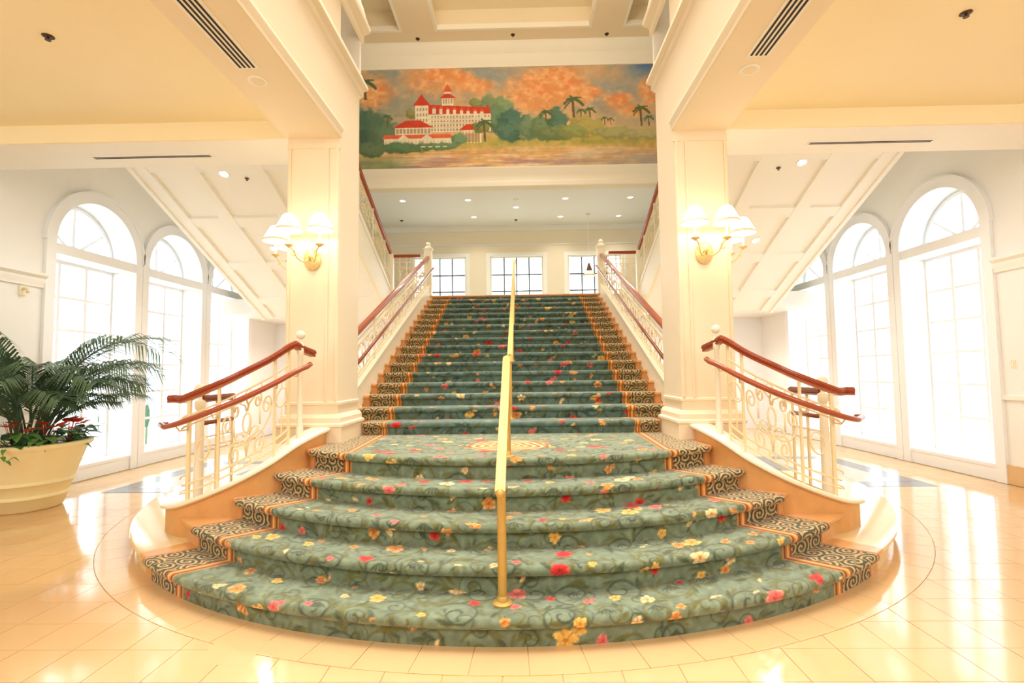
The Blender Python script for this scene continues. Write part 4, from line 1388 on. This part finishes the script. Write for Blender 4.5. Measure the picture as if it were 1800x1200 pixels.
sconce((-2.17, 5.60, 2.95), (0, -1, 0), (1, 0, 0), 'gilt two armed sconce with white shades on the front of the left column')
sconce((2.17, 5.60, 2.95), (0, -1, 0), (1, 0, 0), 'gilt two armed sconce with white shades on the front of the right column')
sconce((-2.47, 5.98, 2.95), (-1, 0, 0), (0, 1, 0), 'gilt sconce on the outer face of the left column, partly hidden')
sconce((2.47, 5.98, 2.95), (1, 0, 0), (0, 1, 0), 'gilt sconce on the outer face of the right column, partly hidden')

# ------------------------------------------------------------------ ceiling fittings
for sgn, nm in SIDES:
    x = sgn * 2.2
    t = thing('slot_diffuser', 'four slot linear air vent in the %s beam soffit' % nm, 'air vent', (x, 3.0, ZB), 'beam air vents')
    part_at(MB().box(x - 0.095, x + 0.095, 1.2, 4.27, ZB - 0.006, ZB), 'frame', 'soffit', t)
    for k in range(4):
        xx = x - 0.06 + 0.04 * k
        part_at(MB().box(xx - 0.009, xx + 0.009, 1.22, 4.25, ZB - 0.009, ZB - 0.0055), 'slot', 'black', t)
    t = thing('slot_diffuser', 'thin linear air vent in the %s cross beam soffit' % nm, 'air vent', (sgn * 4.3, 6.0, ZB), 'cross beam air vents')
    part_at(MB().box(sgn * 3.58, sgn * 5.05, 5.94, 6.04, ZB - 0.006, ZB), 'frame', 'white', t)
    part_at(MB().box(sgn * 3.6, sgn * 5.03, 5.975, 5.99, ZB - 0.009, ZB - 0.0055), 'slot', 'black', t)
    part_at(MB().box(sgn * 3.6, sgn * 5.03, 6.005, 6.02, ZB - 0.009, ZB - 0.0055), 'slot', 'black', t)
    t = thing('ceiling_speaker', 'round cream grille in the %s beam soffit beside the long vent' % nm, 'speaker', (sgn * 2.22, 4.46, ZB), 'beam speakers')
    part_at(MB().lathe([(0.085, 0), (0.085, -0.008), (0.07, -0.012), (0.06, -0.008)], (sgn * 2.22, 4.46, ZB), 20), 'rim', 'soffit', t)
    part_at(MB().lathe([(0.062, -0.004), (0.055, -0.012), (0.001, -0.014)], (sgn * 2.22, 4.46, ZB), 20), 'grille', 'tan', t)


def sprinkler(p, r, label, group):
    t = thing('sprinkler', label, 'sprinkler', p, group)
    part_at(MB().lathe([(r, 0), (r, -0.004), (r * 0.7, -0.012), (r * 0.3, -0.012)], p, 14), 'escutcheon', 'darkmetal', t)
    part_at(MB().lathe([(r * 0.2, -0.01), (r * 0.2, -0.03), (r * 0.5, -0.032), (r * 0.5, -0.036), (0.001, -0.036)], p, 10), 'deflector', 'darkmetal', t)


for sgn, nm in SIDES:
    sprinkler((sgn * 3.82, 4.09, ZB + 0.21), 0.045, 'dark metal sprinkler in the %s yellow tray ceiling' % nm, 'tray sprinklers')
for (x, y), w in zip(((-2.16, 10.63 + 0.95), (0.045, 10.24 + 1.2), (2.2, 10.62 + 0.95)), ('left', 'middle', 'right')):
    sprinkler((x, y - 0.22 if w != 'middle' else 11.3, ZN), 0.05, 'dark sprinkler on the high coffered ceiling, the %s one of the row' % w, 'hall ceiling sprinklers')


def downlight(p, r, label, group, nrm=None):
    t = thing('downlight', label, 'ceiling light', p, group)
    part_at(MB().lathe([(r, 0), (r, -0.008), (r * 0.82, -0.012), (r * 0.78, -0.003)], p, 18), 'trim_ring', 'white', t)
    part_at(MB().lathe([(r * 0.8, -0.002), (r * 0.7, -0.008), (0.001, -0.010)], p, 18), 'lens', 'bulb', t)
    if group.startswith('landing'):
        li = light('downlight_lamp', 'SPOT', (0, 0, -0.03), 46, (1, 0.90, 0.74), 0.04, target=None, spot=130)
        li.parent = t
    if group.startswith('soffit'):
        li = light('downlight_lamp', 'SPOT', (0, 0, -0.03), 130, (1, 0.96, 0.90), 0.05, spot=150)
        li.parent = t
    if nrm:
        t.rotation_euler = (nrm, 0, 0)


DL = [(-2.79, 12.55), (-1.15, 12.57), (1.29, 12.58), (2.91, 12.59), (-1.13, 13.98), (1.28, 14.07), (2.9, 14.1), (0.05, 13.2)]
nms = ['front row, leftmost', 'front row, second from left', 'front row, third from left', 'front row, rightmost', 'back row, left', 'back row, middle', 'back row, right', 'single one on the centre line']
for (x, y), w in zip(DL, nms):
    downlight((x, y, 6.0), 0.09, 'round recessed light in the landing ceiling, ' + w, 'landing ceiling lights')
t = thing('smoke_detector', 'small white box on the landing ceiling on the centre line', 'detector', (0.057, 12.6, 6.0))
part_at(MB().lathe([(0.07, 0), (0.07, -0.02), (0.05, -0.035), (0.001, -0.038)], (0.057, 12.6, 6.0), 16), 'housing', 'white', t)
part_at(MB().lathe([(0.03, -0.034), (0.028, -0.044), (0.001, -0.045)], (0.057, 12.6, 6.0), 10), 'sensor', 'plastic', t)
for x, y, w in ((-3.2, 14.2, 'left'), (0.036, 14.32, 'middle')):
    sprinkler((x, y, 6.0), 0.05, 'dark sprinkler in the landing ceiling, %s' % w, 'landing sprinklers')

ang = math.atan(SLP)
for sgn, nm in SIDES:
    for x, w in ((3.4, 'inner'), (5.2, 'outer')):
        downlight((sgn * x, 13.3, ZL - 0.35), 0.09, 'added round %s fill light under the landing slab at the %s' % (w, nm), 'soffit fill lights added under the landing')  # unseen lights added to brighten the walls below the landing
for sgn, nm in SIDES:
    for x, y, w in ((4.62, 8.0, 'upper'), (4.65, 9.75, 'lower')):
        y_ = y; z = sof(y_)
        downlight((sgn * x, y_, z), 0.085, 'round %s light in the sloping panelled soffit over the %s windows' % (w, nm), 'soffit lights', -ang)
    sprinkler((sgn * 4.30, 8.1, sof(8.1) - 0.002), 0.035, 'small dark sprinkler beside the soffit light at the %s' % nm, 'soffit sprinklers')

# pendant lantern on the landing
lp = (2.02, 13.9)
t = thing('pendant_lantern', 'brass pendant lantern hanging before the right landing window', 'pendant lamp', (lp[0], lp[1], 6.0))
part_at(MB().lathe([(0.06, 6.0), (0.06, 5.98), (0.01, 5.96)], (lp[0], lp[1], 0), 12), 'canopy', 'antique', t)
part_at(MB().tube([(lp[0], lp[1], 5.97), (lp[0], lp[1], 4.62)], 0.006, 6), 'rod', 'winwhite', t)
part_at(MB().lathe([(0.01, 4.64), (0.04, 4.60), (0.09, 4.42), (0.11, 4.40), (0.11, 4.385)], (lp[0], lp[1], 0), 12), 'crown', 'darkmetal', t, autosmooth=40)
part_at(MB().lathe([(0.165, 4.32), (0.175, 4.30), (0.165, 4.27), (0.15, 4.28)], (lp[0], lp[1], 0), 18), 'hoop', 'antique', t)
part_at(MB().lathe([(0.12, 4.40), (0.13, 4.3), (0.10, 4.16), (0.05, 4.1), (0.001, 4.09)], (lp[0], lp[1], 0), 16), 'globe', 'shade', t, smooth=True)
mb = MB()
for k in range(4):
    a = pi / 4 + k * pi / 2
    mb.tube([(lp[0] + 0.03 * cos(a), lp[1] + 0.03 * sin(a), 4.6), (lp[0] + 0.165 * cos(a), lp[1] + 0.165 * sin(a), 4.32)], 0.006, 5)
part_at(mb, 'stay', 'antique', t)

li = light('lantern_light', 'POINT', (lp[0], lp[1], 4.24), 120, (1, 0.93, 0.82), 0.05)
li.parent = t; li.location = li.location - t.location

# small wall fittings
t = thing('light_switch', 'ivory light switch on the right wall before the first window', 'switch', (WX, 7.33, 1.69))
part_at(MB().box(WX - 0.008, WX, 7.295, 7.365, 1.63, 1.75), 'cover_plate', 'plastic', t)
part_at(MB().box(WX - 0.014, WX - 0.008, 7.32, 7.34, 1.665, 1.715), 'rocker', 'white', t)
t = thing('wall_fixture', 'small white wall fixture on the left wall above the palm', 'wall fitting', (-WX, 7.2, 2.95))
part_at(MB().box(-WX, -WX + 0.02, 7.14, 7.24, 2.86, 3.0), 'back_plate', 'plastic', t)
part_at(MB().tube([(-WX + 0.01, 7.19, 2.96), (-WX + 0.08, 7.19, 2.96), (-WX + 0.09, 7.19, 2.90)], 0.02, 8), 'nozzle', 'plastic', t, smooth=True)

# ------------------------------------------------------------------ planter, palm and flowers
PC = Vector((-6.3, 6.6, 0))
t = thing('planter', 'large round honey coloured planter pot by the left windows', 'planter', tuple(PC))
part_at(MB().lathe([(0.36, 0.0), (0.385, 0.02), (0.43, 0.155), (0.452, 0.165), (0.452, 0.195), (0.442, 0.205), (0.485, 0.33), (0.507, 0.34), (0.507, 0.37), (0.497, 0.38), (0.615, 0.74), (0.655, 0.78), (0.68, 0.81), (0.68, 0.84), (0.655, 0.85), (0.62, 0.83), (0.59, 0.74), (0.3, 0.72), (0.001, 0.72)], tuple(PC), 48), 'pot', 'pot', t, autosmooth=50)
part_at(MB().lathe([(0.59, 0.725), (0.58, 0.765), (0.3, 0.78), (0.001, 0.785)], tuple(PC), 24), 'soil', 'soil', t, smooth=True)

pt = thing('palm', 'bushy dark green palm with arching fronds rising from the planter', 'palm', (PC.x, PC.y, 0.78))
rp = random.Random(11)


def frond(base, az, elev, length, droop, n=34, twist=0.0):
    """one frond: curved rachis with two rows of drooping leaflets"""
    mb = MB(); pts = []
    p = Vector(base); e = elev
    ns = 22; st_ = length / ns
    for k in range(ns + 1):
        pts.append(p.copy())
        d = Vector((cos(az) * cos(e), sin(az) * cos(e), sin(e)))
        p = p + d * st_
        e -= droop / ns * (0.4 + 1.4 * k / ns)
    mb.tube(pts, [0.012 * (1 - 0.8 * k / ns) + 0.002 for k in range(ns + 1)], 5)
    side = Vector((-sin(az), cos(az), 0))
    for k in range(n):
        f = 0.36 + 0.64 * k / (n - 1)
        q = f * ns; i = min(int(q), ns - 1); P0 = pts[i].lerp(pts[i + 1], q - i)
        tn = (pts[i + 1] - pts[i]).normalized()
        L_ = length * 0.27 * (sin(pi * min(1, (f - 0.28) / 0.80)) ** 0.6) + 0.06
        for s in (-1, 1):
            d = (side * s * 0.85 + tn * (0.55 + 0.5 * f) + Vector((0, 0, 0.12 + rp.uniform(-.1, .1)))).normalized()
            w = 0.011
            mid = P0 + d * L_ * 0.5 + Vector((0, 0, -0.02 * L_))
            tip = P0 + d * L_ * 0.95 + Vector((0, 0, -0.36 * L_ - rp.uniform(0, .05)))
            wv = tn.cross(d).cross(d).normalized() * w
            o = len(mb.v)
            mb.v += [tuple(P0 - wv * 0.4), tuple(P0 + wv * 0.4), tuple(mid - wv), tuple(mid + wv), tuple(tip)]
            mb.f += [(o, o + 1, o + 3, o + 2), (o + 2, o + 3, o + 4)]
    mb.v = [(max(x, -6.97), y, z) for x, y, z in mb.v]      # fronds press against the wall behind the planter
    return mb


specs = [  # azimuth deg, elevation deg, length, droop
    (-6, 77, 2.45, 1.85), (12, 72, 2.05, 1.75), (-24, 70, 1.8, 1.7), (30, 80, 2.2, 1.5), (-70, 80, 2.0, 1.3), (-100, 84, 2.1, 1.0), (-3, 64, 1.6, 1.5),
    (-6, 69, 1.75, 1.35), (10, 66, 1.7, 1.55), (-30, 62, 1.55, 1.5), (24, 74, 1.75, 1.4), (-62, 72, 1.55, 1.5), (60, 70, 1.65, 1.5),
    (105, 76, 1.6, 1.1), (150, 80, 1.45, 1.0), (-112, 76, 1.55, 1.2), (-150, 80, 1.45, 1.1), (2, 58, 1.35, 1.2), (-16, 80, 1.55, 1.5),
    (40, 56, 1.45, 1.3), (-78, 62, 1.3, 1.3), (180, 86, 1.5, 0.8), (80, 82, 1.75, 0.9), (-130, 84, 1.65, 0.7), (-45, 80, 1.6, 1.5),
    (14, 52, 1.2, 1.0), (-4, 70, 1.7, 1.7), (-20, 58, 1.25, 1.25), (-90, 80, 1.7, 0.9), (-95, 70, 1.4, 1.4)]
for az, el, ln, dr in specs:
    a = radians(az + rp.uniform(-4, 4)); b = (PC.x + 0.10 * cos(a) + rp.uniform(-.08, .08), PC.y + 0.10 * sin(a) + rp.uniform(-.08, .08), 0.77)
    part_at(frond(b, a, radians(el), ln, dr), 'frond', 'frond', pt, fix=False)
mb = MB()
for k in range(14):
    a = rp.uniform(0, 6.28); x, y = PC.x + 0.12 * cos(a), PC.y + 0.12 * sin(a)
    part_at(MB().tube([(x, y, 0.76), (x + 0.06 * cos(a), y + 0.06 * sin(a), 1.15), (x + 0.13 * cos(a), y + 0.13 * sin(a), 1.45 + rp.uniform(0, .2))], [0.014, 0.011, 0.006], 6), 'stem', 'stem', pt, smooth=True)


def heart_leaf(base, az, tilt, L_, W_, curl=0.25):
    mb = MB()
    d = Vector((cos(az) * cos(tilt), sin(az) * cos(tilt), sin(tilt))); s = Vector((-sin(az), cos(az), 0)); u = s.cross(d)
    if u.z < 0: u = -u
    rows = [(0.0, 0.0), (-0.10, 0.55), (0.06, 0.95), (0.28, 1.0), (0.55, 0.72), (0.8, 0.34), (1.0, 0.0)]
    B = Vector(base); o = len(mb.v)
    for f, w in rows:
        c_ = B + d * L_ * max(f, 0) - Vector((0, 0, curl * L_ * f * f))
        e_ = B + d * L_ * f - Vector((0, 0, curl * L_ * f * f)) + u * 0.10 * W_ * w
        mb.v += [tuple(e_ - s * W_ * w / 2), tuple(c_), tuple(e_ + s * W_ * w / 2)]
    for k in range(len(rows) - 1):
        a = o + 3 * k
        mb.f += [(a, a + 1, a + 4, a + 3), (a + 1, a + 2, a + 5, a + 4)]
    return mb


rq = random.Random(5)
fl_spots = [(-95, 0.45, 'front of the planter, under the palm'), (-60, 0.47, 'front right of the planter rim'), (-25, 0.47, 'right rim of the planter'), (12, 0.46, 'right back rim of the planter'), (-128, 0.46, 'left front of the planter rim'), (60, 0.44, 'back rim of the planter')]
for az, rr, w in fl_spots:
    a0 = radians(az); c = Vector((PC.x + rr * cos(a0), PC.y + rr * sin(a0), 0.78))
    t = thing('anthurium', 'coral flowered anthurium at the ' + w, 'plant', tuple(c), 'anthuriums in the planter')
    for k in range(20):
        a = a0 + rq.uniform(-1.7, 1.7); st_ = rq.uniform(0.05, 0.25); h = rq.uniform(0.05, 0.24)
        b = c + Vector((cos(a) * st_, sin(a) * st_, h))
        mb = heart_leaf(b, a, rq.uniform(-0.5, 0.35), rq.uniform(0.13, 0.20), rq.uniform(0.09, 0.14))
        mb.tube([tuple(c), tuple(c.lerp(b, 0.6) + Vector((0, 0, 0.03))), tuple(b)], 0.004, 4)
        part_at(mb, 'leaf', 'leafdark' if rq.random() < 0.5 else 'leaflight', t, fix=False)
    for k in range(5):
        a = a0 + rq.uniform(-1.2, 1.2); b = c + Vector((cos(a) * rq.uniform(0, .2), sin(a) * rq.uniform(0, .2), rq.uniform(0.24, 0.34)))
        mb = heart_leaf(b, a, rq.uniform(0.0, 0.6), 0.15, 0.14, 0.1)
        mb.tube([tuple(c), tuple(c.lerp(b, 0.5)), tuple(b)], 0.004, 4)
        o = part_at(mb, 'flower', 'spathe', t, fix=False)
        part_at(MB().tube([b + Vector((0, 0, 0.005)), b + Vector((cos(a) * 0.03, sin(a) * 0.03, 0.05))], [0.006, 0.004], 6), 'spadix', 'spadix', o, smooth=True)
c = Vector((PC.x + 0.62 * cos(radians(-62)), PC.y + 0.62 * sin(radians(-62)), 0.80))
t = thing('trailing_vine', 'short yellow green vine hanging over the planter rim', 'plant', tuple(c))
pv = [c, c + Vector((0.05, -0.08, 0.03)), c + Vector((0.07, -0.11, -0.05)), c + Vector((0.12, -0.11, -0.10)), c + Vector((0.17, -0.08, -0.06))]
part_at(MB().tube(pv, 0.004, 5), 'stem', 'leaflight', t)
for k, q in enumerate(pv[1:]):
    part_at(heart_leaf(q, -1.0 + k * 0.5, -0.6, 0.07, 0.05), 'leaf', 'leaflight', t, fix=False)

# ------------------------------------------------------------------ outside
struct(MB().box(-40, 40, -20, 60, -0.5, -0.25).build('ground_outside', 'paving'))
for k, (x, y) in enumerate(((-10.14, 12.4), (-9.99, 12.4), (-10.2, 14.0))):
    t = thing('topiary', 'slim clipped green shrub outside the left windows, %s' % ('outer one of the near pair', 'inner one of the near pair', 'farthest of three')[k], 'shrub', (x, y, -0.25), 'shrubs outside the left windows')
    mb = MB(); rings = []
    for q in range(12):
        f = q / 11; r = 0.075 * sin(pi * (0.08 + 0.88 * f)) ** 0.6
        rings.append([(x + r * (1 + rp.uniform(-.12, .12)) * cos(2 * pi * j / 12), y + r * (1 + rp.uniform(-.12, .12)) * sin(2 * pi * j / 12), 0.30 + 0.62 * f) for j in range(12)])
    part_at(mb.loft(rings), 'foliage', 'shrub', t, smooth=True)
    part_at(MB().tube([(x, y, -0.25), (x, y, 0.3)], 0.03, 6), 'stem', 'stem', t)
